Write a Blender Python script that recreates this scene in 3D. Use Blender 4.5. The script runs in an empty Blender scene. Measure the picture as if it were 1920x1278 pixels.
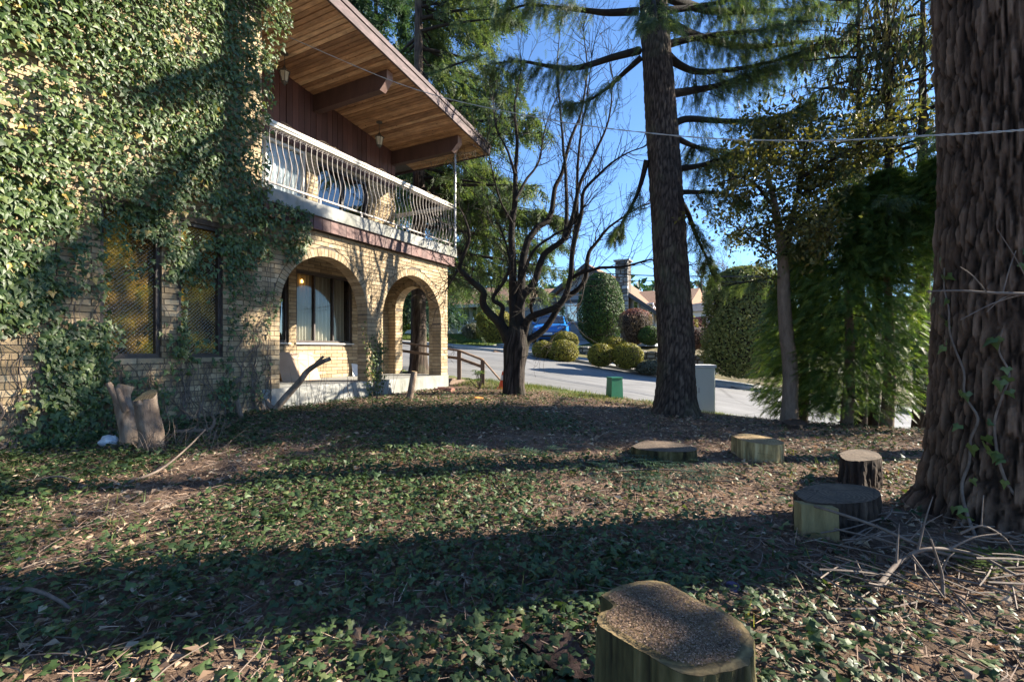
import bpy, math, random
import numpy as np
from mathutils import Vector, Matrix
R = math.radians
rng = np.random.default_rng(7)
random.seed(7)
sc = bpy.context.scene
COL = sc.collection
H = 1.15          # eye height above the ground underfoot; heights below are written relative to the eye

# ---------------------------------------------------------------- camera, sky, sun, exposure
FPX, CX, CY = 900.0, 960.0, 655.0
cam_d = bpy.data.cameras.new('camera'); cam = bpy.data.objects.new('camera', cam_d); COL.objects.link(cam)
cam.location = (0, 0, H); cam.rotation_euler = (R(90), 0, 0)
cam_d.sensor_width = 36; cam_d.lens = 36*FPX/1920; cam_d.shift_y = (CY-639)/1920
cam_d.clip_start = 0.05; cam_d.clip_end = 3000
sc.camera = cam
SUN_AZ, SUN_EL = 79.0, 26.0
world = bpy.data.worlds.new('World'); sc.world = world; world.use_nodes = True
wn = world.node_tree; wn.nodes.clear()
sky = wn.nodes.new('ShaderNodeTexSky'); sky.sky_type = 'NISHITA'; sky.sun_disc = False
sky.sun_elevation = R(SUN_EL); sky.sun_rotation = R(SUN_AZ); sky.air_density = 1.0; sky.dust_density = 0.0; sky.ozone_density = 6.0; sky.altitude = 600
bg = wn.nodes.new('ShaderNodeBackground'); bg.inputs[1].default_value = 0.085
wo = wn.nodes.new('ShaderNodeOutputWorld')
wn.links.new(sky.outputs[0], bg.inputs[0]); wn.links.new(bg.outputs[0], wo.inputs[0])
sun_d = bpy.data.lights.new('sun', 'SUN'); sun_d.energy = 5.0; sun_d.angle = R(0.53); sun_d.color = (1.0, 0.90, 0.74)
sun = bpy.data.objects.new('sun', sun_d); COL.objects.link(sun)
SV = Vector((math.sin(R(SUN_AZ))*math.cos(R(SUN_EL)), math.cos(R(SUN_AZ))*math.cos(R(SUN_EL)), math.sin(R(SUN_EL))))
sun.rotation_euler = SV.to_track_quat('Z', 'Y').to_euler(); sun.location = (20, 5, 20)
vs = sc.view_settings; vs.view_transform = 'Standard'; vs.look = 'None'; vs.exposure = 1.9; vs.gamma = 1.0; vs.use_curve_mapping = False
sc.cycles.use_denoising = True
sc.cycles.max_bounces = 8; sc.cycles.transparent_max_bounces = 12; sc.cycles.diffuse_bounces = 4

# ---------------------------------------------------------------- maths helpers
def A(*p): return np.array(p, float)
def at(px, py, Y): return A((px-CX)/FPX*Y, Y, (CY-py)/FPX*Y)
def sstep(a, b, x):
    t = np.clip((np.asarray(x, float)-a)/(b-a), 0, 1); return t*t*(3-2*t)
def _h(i, j, k):
    n = (i.astype(np.int64)*374761393 + j.astype(np.int64)*668265263 + k.astype(np.int64)*2147483647) & 0xffffffff
    n = ((n ^ (n >> 13))*1274126177) & 0xffffffff
    n = (n ^ (n >> 16))
    return (n & 0xffff)/65535.0
def vnoise(x, y, z=0.0):
    x, y, z = np.broadcast_arrays(np.asarray(x, float), np.asarray(y, float), np.asarray(z, float))
    i, j, k = np.floor(x), np.floor(y), np.floor(z)
    fx, fy, fz = x-i, y-j, z-k
    fx, fy, fz = fx*fx*(3-2*fx), fy*fy*(3-2*fy), fz*fz*(3-2*fz)
    i, j, k = i.astype(int), j.astype(int), k.astype(int)
    r = 0
    for a in (0, 1):
        for b in (0, 1):
            for c in (0, 1):
                r = r + _h(i+a, j+b, k+c)*(fx if a else 1-fx)*(fy if b else 1-fy)*(fz if c else 1-fz)
    return r
def fbm(x, y, z=0.0, o=4):
    x, y, z = np.asarray(x, float), np.asarray(y, float), np.asarray(z, float)
    s, a, t = 0, 0.5, 0
    for q in range(o):
        s = s + a*vnoise(x*2**q+17.3*q, y*2**q+5.1*q, z*2**q+9.7*q); t += a; a *= 0.5
    return s/t
def worley(u, v, period):      # difference of the two nearest cell distances; u wraps after `period` cells
    iu, iv = np.floor(u).astype(int), np.floor(v).astype(int); f1 = np.full(u.shape, 9.); f2 = f1.copy(); idc = np.zeros(u.shape)
    for a in (-1, 0, 1):
        for b in (-1, 0, 1):
            cu, cv = (iu+a) % period, iv+b; z0 = np.zeros_like(cu)
            dist = np.hypot(iu+a+.1+.8*_h(cu, cv, z0)-u, iv+b+.1+.8*_h(cu, cv, z0+1)-v)
            new = dist < f1; f2 = np.where(new, f1, np.minimum(f2, dist)); idc = np.where(new, _h(cu, cv, z0+2), idc); f1 = np.where(new, dist, f1)
    return f2-f1, idc
def unit(v):
    v = np.asarray(v, float); return v/np.maximum(np.linalg.norm(v, axis=-1, keepdims=True), 1e-9)
def smooth_path(pts, per=6):
    P = np.array(pts, float); n = len(P)
    if n < 3: return np.array([P[0]+(P[-1]-P[0])*t for t in np.linspace(0, 1, per+1)])
    Q = np.vstack([2*P[0]-P[1], P, 2*P[-1]-P[-2]]); out = []
    for i in range(1, n):
        p0, p1, p2, p3 = Q[i-1], Q[i], Q[i+1], Q[i+2]
        for t in np.arange(per)/per:
            out.append(.5*(2*p1+(p2-p0)*t+(2*p0-5*p1+4*p2-p3)*t*t+(3*p1-p0-3*p2+p3)*t**3))
    out.append(P[-1]); return np.array(out)

# ---------------------------------------------------------------- mesh helpers
class MB:
    def __init__(s): s.V = []; s.F = []; s.T = []; s.n = 0
    def add(s, V, F, tint=0.5):
        V = np.asarray(V, float); F = np.asarray(F, int)
        s.V.append(V); s.F.append(F+s.n); s.n += len(V)
        s.T.append(np.full(len(V), tint, float) if np.isscalar(tint) else np.asarray(tint, float)); return s
    def hexa(s, c, tint=0.5):     # 8 corners: bottom 0-3 ring, top 4-7 ring
        c = np.asarray(c, float)
        F = [[0,3,2,1],[4,5,6,7],[0,1,5,4],[1,2,6,5],[2,3,7,6],[3,0,4,7]]
        e1, e2, e3 = c[1]-c[0], c[3]-c[0], c[4]-c[0]
        if np.dot(np.cross(e1, e2), e3) < 0: F = [f[::-1] for f in F]
        return s.add(c, F, tint)
    def box(s, x0, x1, y0, y1, z0, z1, tint=.5):
        return s.hexa([[x0,y0,z0],[x1,y0,z0],[x1,y1,z0],[x0,y1,z0],[x0,y0,z1],[x1,y0,z1],[x1,y1,z1],[x0,y1,z1]], tint)
    def boxf(s, s0, s1, o0, o1, z0, z1, tint=.5):   # box in the frame of the brick house
        c = [F_(s0,o0,z0),F_(s1,o0,z0),F_(s1,o1,z0),F_(s0,o1,z0),F_(s0,o0,z1),F_(s1,o0,z1),F_(s1,o1,z1),F_(s0,o1,z1)]
        return s.hexa(c, tint)
    def boxr(s, a0, a1, b0, b1, z0, z1, tint=.5):   # box in the frame of the street
        c = [S_(a0,b0,z0),S_(a1,b0,z0),S_(a1,b1,z0),S_(a0,b1,z0),S_(a0,b0,z1),S_(a1,b0,z1),S_(a1,b1,z1),S_(a0,b1,z1)]
        return s.hexa(c, tint)
    def tube(s, pts, rad, sides=8, cap=True, tint=.5):
        P = np.asarray(pts, float); n = len(P); rad = np.broadcast_to(np.asarray(rad, float), (n,))
        T = unit(np.gradient(P, axis=0)); ref = A(0,0,1) if abs(T[0][2]) < .9 else A(1,0,0)
        u = unit(np.cross(T[0], ref)); U = []
        for i in range(n):
            u = u-T[i]*np.dot(u, T[i]); u = u/max(np.linalg.norm(u), 1e-9); U.append(u)
        U = np.array(U); W = np.cross(T, U); th = np.arange(sides)*2*np.pi/sides
        V = P[:,None]+rad[:,None,None]*(U[:,None]*np.cos(th)[None,:,None]+W[:,None]*np.sin(th)[None,:,None])
        V = V.reshape(-1, 3)
        i, j = np.meshgrid(np.arange(n-1), np.arange(sides), indexing='ij'); j2 = (j+1) % sides
        F = np.stack([i*sides+j, i*sides+j2, (i+1)*sides+j2, (i+1)*sides+j], -1).reshape(-1, 4)
        s.add(V, F, tint)
        if cap:
            for k, flip in ((0, True), (n-1, False)):
                V2 = np.vstack([V[k*sides:(k+1)*sides], P[k]]); q = np.arange(sides)
                F2 = np.stack([q, (q+1) % sides, np.full(sides, sides)], -1)
                s.add(V2, F2[:, ::-1] if flip else F2, tint)
        return s
    def grid(s, V, closed=False, tint=.5):     # V (n,m,3)
        n, m, _ = V.shape
        i, j = np.meshgrid(np.arange(n-1), np.arange(m if closed else m-1), indexing='ij'); j2 = (j+1) % m
        F = np.stack([i*m+j, i*m+j2, (i+1)*m+j2, (i+1)*m+j], -1).reshape(-1, 4)
        return s.add(V.reshape(-1, 3), F, tint if np.isscalar(tint) else np.asarray(tint).reshape(-1))
    def poly(s, pts, tint=.5): return s.add(pts, [list(range(len(pts)))], tint)
    def build(s, name, mat, parent=None, kind=None, smooth=False, label=None, origin=None):
        org = A(*origin) if origin is not None else (root_loc(parent) if parent else A(0,0,0))
        me = bpy.data.meshes.new(name); V = np.vstack(s.V)-org
        if parent is None and origin is None: V[:,2] += H
        me.vertices.add(len(V)); me.vertices.foreach_set('co', V.astype(np.float32).ravel())
        tot = np.concatenate([np.full(len(f), f.shape[1]) for f in s.F]); li = np.concatenate([f.ravel() for f in s.F])
        me.loops.add(len(li)); me.loops.foreach_set('vertex_index', li.astype(np.int32))
        me.polygons.add(len(tot)); me.polygons.foreach_set('loop_start', (np.cumsum(tot)-tot).astype(np.int32))
        me.polygons.foreach_set('loop_total', tot.astype(np.int32))
        me.polygons.foreach_set('use_smooth', np.full(len(tot), bool(smooth)))
        at_ = me.attributes.new('tint', 'FLOAT', 'POINT'); at_.data.foreach_set('value', np.concatenate(s.T).astype(np.float32))
        me.update(calc_edges=True); me.validate()
        me.materials.append(mat)
        o = bpy.data.objects.new(name, me); COL.objects.link(o)
        if parent is not None: o.parent = parent
        if kind: o['kind'] = kind
        if label: o['label'] = label
        if origin is not None:
            par = A(*root_loc(parent)) if parent else A(0,0,-H)
            o.location = Vector(A(*origin)-par)
        return o
ROOTS = {}
def root_loc(p):
    while p.parent is not None: p = p.parent
    return ROOTS[p.name]
def thing(name, label, cat, loc, group=None):
    o = bpy.data.objects.new(name, None); COL.objects.link(o); o.empty_display_size = .2
    o.location = (loc[0], loc[1], loc[2]+H); ROOTS[o.name] = A(*loc)
    o['label'] = label; o['category'] = cat
    if group: o['group'] = group
    return o
def tag(o, label, cat, group=None):
    o['label'] = label; o['category'] = cat
    if group: o['group'] = group
    return o
def single(mb, name, mat, label, cat, loc, group=None, smooth=False, kind=None):    # a thing of one mesh with its origin at its base
    o = mb.build(name, mat, smooth=smooth, origin=loc, kind=kind)
    ROOTS[o.name] = A(*loc)
    return tag(o, label, cat, group)
def scat(mb, tv, tf, pos, X, Y, Z, scale, tint):
    n, k = len(pos), len(tv); sc_ = np.asarray(scale, float).reshape(-1, 1, 1)*np.ones((n,1,1))
    V = pos[:,None]+sc_*(tv[None,:,0:1]*X[:,None]+tv[None,:,1:2]*Y[:,None]+tv[None,:,2:3]*Z[:,None])
    F = (tf[None]+(np.arange(n)*k)[:,None,None]).reshape(-1, tf.shape[1])
    mb.add(V.reshape(-1, 3), F, np.repeat(np.asarray(tint, float)*np.ones(n), k))
def basis(Y, nrm):      # frames with Y along the leaf and Z close to nrm
    Y = unit(Y); X = unit(np.cross(Y, nrm)); return X, Y, np.cross(X, Y)
def rvec(n): return unit(rng.normal(size=(n, 3)))

# ---------------------------------------------------------------- materials
def rgb(c): return (c[0], c[1], c[2], 1)
def newmat(name):
    m = bpy.data.materials.new(name); m.use_nodes = True; nt = m.node_tree; nt.nodes.clear()
    o = nt.nodes.new('ShaderNodeOutputMaterial'); b = nt.nodes.new('ShaderNodeBsdfPrincipled')
    nt.links.new(b.outputs[0], o.inputs[0]); return m, nt, b, o
def ramp(nt, fac, cols):
    r = nt.nodes.new('ShaderNodeValToRGB'); e = r.color_ramp.elements
    for i, (p, c) in enumerate(cols):
        if i < 2: e[i].position = p; e[i].color = rgb(c)
        else: q = e.new(p); q.color = rgb(c)
    nt.links.new(fac, r.inputs[0]); return r.outputs[0]
def noise(nt, scale, detail=5, rough=.6, vec=None, dist=0):
    n = nt.nodes.new('ShaderNodeTexNoise'); n.inputs['Scale'].default_value = scale; n.inputs['Detail'].default_value = detail
    n.inputs['Roughness'].default_value = rough; n.inputs['Distortion'].default_value = dist
    if vec is not None: nt.links.new(vec, n.inputs['Vector'])
    return n.outputs['Fac']
def coord(nt, scale=(1,1,1), rot=(0,0,0)):
    t = nt.nodes.new('ShaderNodeTexCoord'); mp = nt.nodes.new('ShaderNodeMapping')
    mp.inputs['Scale'].default_value = scale; mp.inputs['Rotation'].default_value = rot
    nt.links.new(t.outputs['Object'], mp.inputs[0]); return mp.outputs[0]
def math_(nt, op, a, b):
    m = nt.nodes.new('ShaderNodeMath'); m.operation = op
    for i, v in enumerate((a, b)):
        if isinstance(v, (int, float)): m.inputs[i].default_value = v
        else: nt.links.new(v, m.inputs[i])
    return m.outputs[0]
def mixc(nt, fac, a, b, mode='MIX'):
    m = nt.nodes.new('ShaderNodeMix'); m.data_type = 'RGBA'; m.blend_type = mode
    for i, v in ((0, fac), (6, a), (7, b)):
        if isinstance(v, (int, float)): m.inputs[i].default_value = v
        elif isinstance(v, tuple): m.inputs[i].default_value = rgb(v)
        else: nt.links.new(v, m.inputs[i])
    return m.outputs[2]
def bump(nt, b, h, strength=.4, dist=.01):
    n = nt.nodes.new('ShaderNodeBump'); n.inputs['Strength'].default_value = strength; n.inputs['Distance'].default_value = dist
    nt.links.new(h, n.inputs['Height']); nt.links.new(n.outputs[0], b.inputs['Normal'])
def tintfac(nt, by_object=False):
    if by_object:
        return nt.nodes.new('ShaderNodeObjectInfo').outputs['Random']
    n = nt.nodes.new('ShaderNodeAttribute'); n.attribute_name = 'tint'; return n.outputs['Fac']
def M_plain(name, cols, scale=4, rough=.7, bst=.3, bsc=30, bd=.006, stretch=(1,1,1), metal=0, spec=.5, detail=6):
    m, nt, b, o = newmat(name); v = coord(nt, stretch)
    nt.links.new(ramp(nt, noise(nt, scale, detail, .65, v), cols), b.inputs['Base Color'])
    b.inputs['Roughness'].default_value = rough; b.inputs['Metallic'].default_value = metal; b.inputs['Specular IOR Level'].default_value = spec
    if bst: bump(nt, b, noise(nt, bsc, 6, .7, v), bst, bd)
    return m
def M_leaf(name, cols, rough=.5, trans=.3, spec=.4, by_object=False, tcol=None):
    m, nt, b, o = newmat(name)
    c = ramp(nt, tintfac(nt, by_object), cols)
    c = mixc(nt, .55, c, ramp(nt, noise(nt, 9, 3, .6, coord(nt)), [(.3, (.45,.45,.45)), (.7, (1.25,1.25,1.2))]), 'MULTIPLY')
    nt.links.new(c, b.inputs['Base Color']); b.inputs['Roughness'].default_value = rough; b.inputs['Specular IOR Level'].default_value = spec
    if trans:
        t = nt.nodes.new('ShaderNodeBsdfTranslucent'); mx = nt.nodes.new('ShaderNodeMixShader'); mx.inputs[0].default_value = trans
        nt.links.new(mixc(nt, 1.0, c, tcol or (1.5,1.5,.7), 'MULTIPLY'), t.inputs[0])
        nt.links.new(b.outputs[0], mx.inputs[1]); nt.links.new(t.outputs[0], mx.inputs[2]); nt.links.new(mx.outputs[0], o.inputs[0])
    return m
def M_vary(name, cols, by_object=True, scale=20, stretch=(1,1,1), rough=.8, bst=.3, bsc=60, bd=.004, amt=.5, dark=.55, light=1.3):
    m, nt, b, o = newmat(name); v = coord(nt, stretch)
    c = ramp(nt, tintfac(nt, by_object), cols)
    c = mixc(nt, amt, c, ramp(nt, noise(nt, scale, 6, .65, v), [(.3, (dark,)*3), (.7, (light,)*3)]), 'MULTIPLY')
    nt.links.new(c, b.inputs['Base Color']); b.inputs['Roughness'].default_value = rough
    if bst: bump(nt, b, noise(nt, bsc, 5, .7, v), bst, bd)
    return m
def M_glass(name, tint=(.9,.95,.95), rough=.02, base=.0, ior=1.5):
    m, nt, b, o = newmat(name); nt.nodes.remove(b)
    fr = nt.nodes.new('ShaderNodeFresnel'); fr.inputs[0].default_value = ior
    tr = nt.nodes.new('ShaderNodeBsdfTransparent'); tr.inputs[0].default_value = rgb(tint)
    gl = nt.nodes.new('ShaderNodeBsdfGlossy'); gl.inputs['Roughness'].default_value = rough
    mx = nt.nodes.new('ShaderNodeMixShader'); nt.links.new(math_(nt, 'ADD', fr.outputs[0], base), mx.inputs[0])
    nt.links.new(tr.outputs[0], mx.inputs[1]); nt.links.new(gl.outputs[0], mx.inputs[2]); nt.links.new(mx.outputs[0], o.inputs[0])
    return m

# ---------------------------------------------------------------- frames: the brick house and the street
AZ = R(27.5); dx, dy = math.sin(AZ), math.cos(AZ)
CORNER = A(-1.57, 11.6)
def F_(s, o, z):      # s metres back along the facade from the street corner, o metres out from it
    return A(CORNER[0]+dy*o-dx*s, CORNER[1]-dx*o-dy*s, z)
def hitF(px, py, o=0.0):     # pixel on the facade plane -> (s, z)
    k = (px-CX)/FPX; x0, y0 = CORNER[0]+dy*o, CORNER[1]-dx*o
    s = (x0-k*y0)/(dx-k*dy); return s, (CY-py)/FPX*(y0-dy*s)
ux, uy = -.880, .475
R0 = A(2.5, 11.2)
def S_(a, b, z): return A(R0[0]+ux*a+uy*b, R0[1]+uy*a-ux*b, z)
def ab(x, y): return (x-R0[0])*ux+(y-R0[1])*uy, (x-R0[0])*uy-(y-R0[1])*ux
def hitS(px, py, b):         # pixel on the vertical plane b = const of the street -> (a, z)
    k = (px-CX)/FPX; x0, y0 = R0[0]+uy*b, R0[1]-ux*b
    a = (x0-k*y0)/(k*uy-ux); return a, (CY-py)/FPX*(y0+uy*a)
RW = 7.8
def zn(a): return np.interp(a, [-60,-20,-3,0,6.5,12,40], [-5.5,-3.6,-1.52,-1.12,-.62,-.4,.3])
def zf(a): return np.interp(a, [-60,-20,-6,0,6,14,40], [-6,-3.6,-1.9,-1.12,-.23,.36,1.0])
def road_z(a, b): t = np.clip(b/RW, 0, 1); return zn(a)*(1-t)+zf(a)*t
def G(x, y):          # terrain height (relative to the eye)
    x, y = np.asarray(x, float), np.asarray(y, float)
    a, b = ab(x, y)
    w = sstep(1.5, 9, y)*sstep(4.5, -1.5, x)
    lawn = -1.15+.24*w
    lawn = lawn+.05*(fbm(x*.5+3, y*.5, 1)-.5)*sstep(1, 3, np.hypot(x, y))
    t = sstep(-2.4, -.05, b)
    near = lawn*(1-t)+(zn(a)+.03)*t
    far = zf(a)+.10+np.clip(b-RW-1.6, 0, 12)*.075
    rd = road_z(a, b)-.14
    z = np.where(b < 0, near, np.where(b < RW+.05, rd, far))
    return z
def g(x, y): return float(G(x, y))
# ---------------------------------------------------------------- materials in use
m_brick = M_vary('yellow_brick', [(0,(.25,.18,.098)),(.5,(.345,.255,.15)),(1,(.44,.34,.21))], True, 14, bst=.5, bsc=70)
m_brick_j = M_vary('yellow_brick_joined', [(0,(.25,.18,.098)),(.5,(.345,.255,.15)),(1,(.44,.34,.21))], False, 14, bst=.5, bsc=70)
m_mortar = M_plain('dark_mortar', [(.3,(.075,.062,.05)),(.7,(.14,.115,.09))], 12, .95, .5, 90)
m_conc = M_plain('stained_concrete', [(.25,(.10,.115,.08)),(.45,(.235,.235,.215)),(.7,(.34,.34,.325))], 2.2, .9, .4, 60, stretch=(1,1,.45))
m_soffit = M_vary('cedar_soffit', [(0,(.26,.135,.065)),(.35,(.42,.235,.115)),(.7,(.54,.325,.175)),(1,(.66,.44,.26))], True, 3, (1.2,1.2,30), .6, .2, 20, amt=.8, dark=.5, light=1.35)
def soffit_grain():
    m = m_soffit; nt = m.node_tree; b = [n for n in nt.nodes if n.type == 'BSDF_PRINCIPLED'][0]
    src = b.inputs['Base Color'].links[0].from_socket
    v = coord(nt, (1,1,1), (0,0,AZ)); mp = nt.nodes.new('ShaderNodeMapping'); mp.inputs['Scale'].default_value = (2.0, 42, 42); nt.links.new(v, mp.inputs[0])
    gr = ramp(nt, noise(nt, 1.0, 6, .7, mp.outputs[0], 1.2), [(.3,(.45,.42,.4)),(.65,(1.25,1.2,1.15))])
    kn = nt.nodes.new('ShaderNodeTexVoronoi'); kn.inputs['Scale'].default_value = 5.5; nt.links.new(v, kn.inputs['Vector'])
    kr = ramp(nt, kn.outputs['Distance'], [(.07,(.25,.2,.17)),(.13,(1,1,1))])
    nt.links.new(mixc(nt, .75, mixc(nt, .8, src, gr, 'MULTIPLY'), kr, 'MULTIPLY'), b.inputs['Base Color'])
soffit_grain()
m_brown = M_plain('dark_brown_stain', [(.3,(.055,.028,.022)),(.7,(.10,.052,.04))], 6, .6, .25, 50, stretch=(1,1,.2))
m_brownv = M_vary('brown_stained_board', [(0,(.085,.038,.034)),(1,(.15,.07,.06))], True, 7, (1,1,.2), .65, .3, 60)
m_fascia = M_plain('weathered_fascia', [(.3,(.04,.024,.026)),(.5,(.075,.046,.048)),(.7,(.14,.095,.098))], 5, .75, .35, 40, stretch=(1,1,3))
m_beam_end = M_plain('sunlit_beam_end', [(.3,(.28,.17,.14)),(.7,(.40,.26,.22))], 9, .8, .3, 50)  # much paler than the beams: sunlight on their ends put into the colour
m_roof = M_plain('roof_gravel', [(.3,(.08,.075,.07)),(.7,(.16,.15,.14))], 30, .95, .5, 90)
m_rail = M_plain('pale_painted_metal', [(.3,(.28,.24,.21)),(.7,(.44,.39,.35))], 12, .5, .15, 60, metal=.0)
m_railcap = M_plain('cream_rail_cap', [(.3,(.45,.41,.34)),(.7,(.68,.64,.55))], 5, .55, .15, 60, stretch=(1,1,.4))
m_steel = M_plain('galvanised_post', [(.3,(.35,.34,.34)),(.7,(.52,.51,.5))], 12, .45, .1, 60, metal=.5)
m_dframe = M_plain('dark_bronze_frame', [(.3,(.028,.02,.017)),(.7,(.06,.042,.036))], 10, .5, .1, 60)
m_glass = M_glass('window_glass', (.95,.97,.97), .02, .0, 1.3)
m_glass_dark = M_glass('window_glass_reflective', (.5,.52,.55), .02, .12)
m_sill = M_plain('white_sill', [(.3,(.5,.48,.44)),(.7,(.66,.64,.6))], 10, .7, .15, 60)
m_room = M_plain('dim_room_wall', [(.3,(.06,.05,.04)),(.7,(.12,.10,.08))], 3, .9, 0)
m_panel = M_plain('beige_panel_board', [(.3,(.37,.25,.17)),(.7,(.48,.34,.24))], 2, .75, .1, 60)
def M_curtain(name, c1, c2, tr=.35):
    m, nt, b, o = newmat(name); v = coord(nt, (1,1,.1))
    c = ramp(nt, noise(nt, 6, 4, .6, v), [(.3,c1),(.7,c2)]); nt.links.new(c, b.inputs['Base Color']); b.inputs['Roughness'].default_value = .9
    t = nt.nodes.new('ShaderNodeBsdfTranslucent'); nt.links.new(c, t.inputs[0]); mx = nt.nodes.new('ShaderNodeMixShader'); mx.inputs[0].default_value = tr
    nt.links.new(b.outputs[0], mx.inputs[1]); nt.links.new(t.outputs[0], mx.inputs[2]); nt.links.new(mx.outputs[0], o.inputs[0]); return m
m_curtain = M_curtain('sheer_beige_curtain', (.50,.44,.34), (.68,.62,.5))
m_drape = M_curtain('white_sheer_drape', (.72,.76,.78), (.86,.88,.88))
def M_amber():
    m, nt, b, o = newmat('amber_pressed_glass'); v = coord(nt, (1,1,1), (0,0,AZ))
    w1 = nt.nodes.new('ShaderNodeTexVoronoi'); w1.inputs['Scale'].default_value = 30; w1.inputs['Randomness'].default_value = .25
    mp = nt.nodes.new('ShaderNodeMapping'); mp.inputs['Rotation'].default_value = (R(45),0,0); nt.links.new(v, mp.inputs[0]); nt.links.new(mp.outputs[0], w1.inputs['Vector'])
    c = mixc(nt, .75, ramp(nt, noise(nt, 3.2, 3, .5, v), [(.35,(.07,.045,.014)),(.5,(.20,.125,.02)),(.62,(.48,.31,.035))]), ramp(nt, w1.outputs['Distance'], [(.1,(1.35,1.3,1.2)),(.5,(.68,.65,.58))]), 'MULTIPLY')  # large noise patches put the uneven glow of reflected light into the amber
    nt.links.new(c, b.inputs['Base Color']); b.inputs['Roughness'].default_value = .18; b.inputs['Specular IOR Level'].default_value = .9
    bump(nt, b, w1.outputs['Distance'], .9, .02); return m
m_amber = M_amber()

# ---------------------------------------------------------------- the ground, the street
def M_ground():
    m, nt, b, o = newmat('forest_floor'); v = coord(nt)
    c = ramp(nt, noise(nt, 1.4, 8, .7, v), [(.3,(.075,.05,.036)),(.5,(.16,.11,.08)),(.7,(.29,.205,.155))])
    c2 = ramp(nt, noise(nt, 55, 5, .7, v), [(.3,(.4,.37,.35)),(.55,(1,.97,.95)),(.75,(1.9,1.75,1.6))])
    c = mixc(nt, .9, c, c2, 'MULTIPLY')
    # grass on the verge and across the street, kept by position
    gx = nt.nodes.new('ShaderNodeAttribute'); gx.attribute_name = 'tint'
    gr = ramp(nt, noise(nt, 6, 6, .7, v), [(.3,(.05,.085,.02)),(.6,(.10,.16,.035)),(.8,(.17,.20,.06))])
    nt.links.new(mixc(nt, gx.outputs['Fac'], c, gr), b.inputs['Base Color'])
    b.inputs['Roughness'].default_value = .95; b.inputs['Specular IOR Level'].default_value = .2
    bump(nt, b, noise(nt, 38, 7, .75, v), .9, .03); return m
m_ground = M_ground()
def axis(lo, hi, step, far, k=1.12):
    a = list(np.arange(lo, hi+1e-6, step)); s = step
    while a[-1] < far: s *= k; a.append(a[-1]+s)
    s = step
    while a[0] > -far: s *= k; a.insert(0, a[0]-s)
    return np.array(a)
gxs, gys = axis(-6, 7, .085, 900), axis(0.4, 12, .085, 900)
XX, YY = np.meshgrid(gxs, gys); ZZ = G(XX, YY)
nearw = sstep(14, 8, np.hypot(XX, YY))*(ab(XX, YY)[1] < 0)
ZZ = ZZ+nearw*(.045*(fbm(XX*2.2, YY*2.2, 3.)-.5)+.025*(fbm(XX*9, YY*9, 5.)-.5))
aa, bb = ab(XX, YY)
grassw = np.where(bb > RW, .85*sstep(RW+.2, RW+1.5, bb)*sstep(3, 8, aa)+.35*sstep(RW+.2, RW+1.5, bb), .75*sstep(-1.1, -.25, bb)*(bb < 0))*(.4+.9*fbm(XX*1.3, YY*1.3, 8.))
gm = MB(); gm.grid(np.stack([XX, YY, ZZ], -1), tint=np.clip(grassw, 0, 1))
ground = gm.build('ground', m_ground, smooth=True); ground['kind'] = 'structure'
def M_road():
    m, nt, b, o = newmat('worn_asphalt'); v = coord(nt)
    c = ramp(nt, noise(nt, .8, 6, .65, v), [(.3,(.15,.15,.153)),(.7,(.215,.215,.218))])
    mp = nt.nodes.new('ShaderNodeMapping'); mp.inputs['Rotation'].default_value = (0,0,-math.atan2(uy, ux)); nt.links.new(v, mp.inputs[0])
    mp2 = nt.nodes.new('ShaderNodeMapping'); mp2.inputs['Scale'].default_value = (.06,1.6,1); nt.links.new(mp.outputs[0], mp2.inputs[0])
    c = mixc(nt, .5, c, ramp(nt, noise(nt, 1.5, 5, .6, mp2.outputs[0]), [(.35,(.7,.7,.7)),(.65,(1.2,1.2,1.2))]), 'MULTIPLY')
    c = mixc(nt, .6, c, ramp(nt, noise(nt, 140, 3, .6, v), [(.3,(.6,.6,.6)),(.7,(1.35,1.35,1.35))]), 'MULTIPLY')
    cr = nt.nodes.new('ShaderNodeTexVoronoi'); cr.feature = 'DISTANCE_TO_EDGE'; cr.inputs['Scale'].default_value = .32
    nt.links.new(v, cr.inputs['Vector'])
    c = mixc(nt, .6, c, ramp(nt, cr.outputs['Distance'], [(.0,(.35,.35,.35)),(.012,(1,1,1))]), 'MULTIPLY')
    nt.links.new(c, b.inputs['Base Color']); b.inputs['Roughness'].default_value = .85; bump(nt, b, noise(nt, 160, 3, .6, v), .4, .008); return m
m_road = M_road()
m_kerb = M_plain('kerb_concrete', [(.3,(.24,.235,.225)),(.7,(.38,.375,.36))], 5, .9, .3, 60)
av = np.concatenate([np.arange(-60, -8, 2), np.arange(-8, 20, .5), np.arange(20, 61, 2)]); bv = np.linspace(0, RW, 14)
Bm, Am = np.meshgrid(bv, av)
rm = MB(); rm.grid(np.stack([R0[0]+ux*Am+uy*Bm, R0[1]+uy*Am-ux*Bm, road_z(Am, Bm)+.0], -1)[:, ::-1])
road = rm.build('road', m_road, smooth=True); road['kind'] = 'structure'
km = MB()      # kerb and the concrete strip on the far side
prof = [(RW-.02,-.1),(RW-.02,.11),(RW+.14,.12),(RW+1.5,.135),(RW+1.5,-.05)]
km.grid(np.array([[S_(a, b, zf(a)+z) for b, z in prof] for a in av]))
kerb = km.build('kerb', m_kerb); kerb['kind'] = 'structure'
m_drive = M_plain('driveway_concrete', [(.3,(.30,.295,.285)),(.7,(.42,.415,.40))], 3, .9, .2, 60)
dm = MB()
for a0, a1 in ((6.1, 9.6),):
    bs = np.linspace(RW+1.45, 17, 18)
    dm.grid(np.array([[S_(a, b, float(G(*S_(a, b, 0)[:2]))+.03) for b in bs] for a in np.linspace(a0, a1, 8)])[:, ::-1])
drive = dm.build('driveway', m_drive); drive['kind'] = 'structure'
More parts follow.
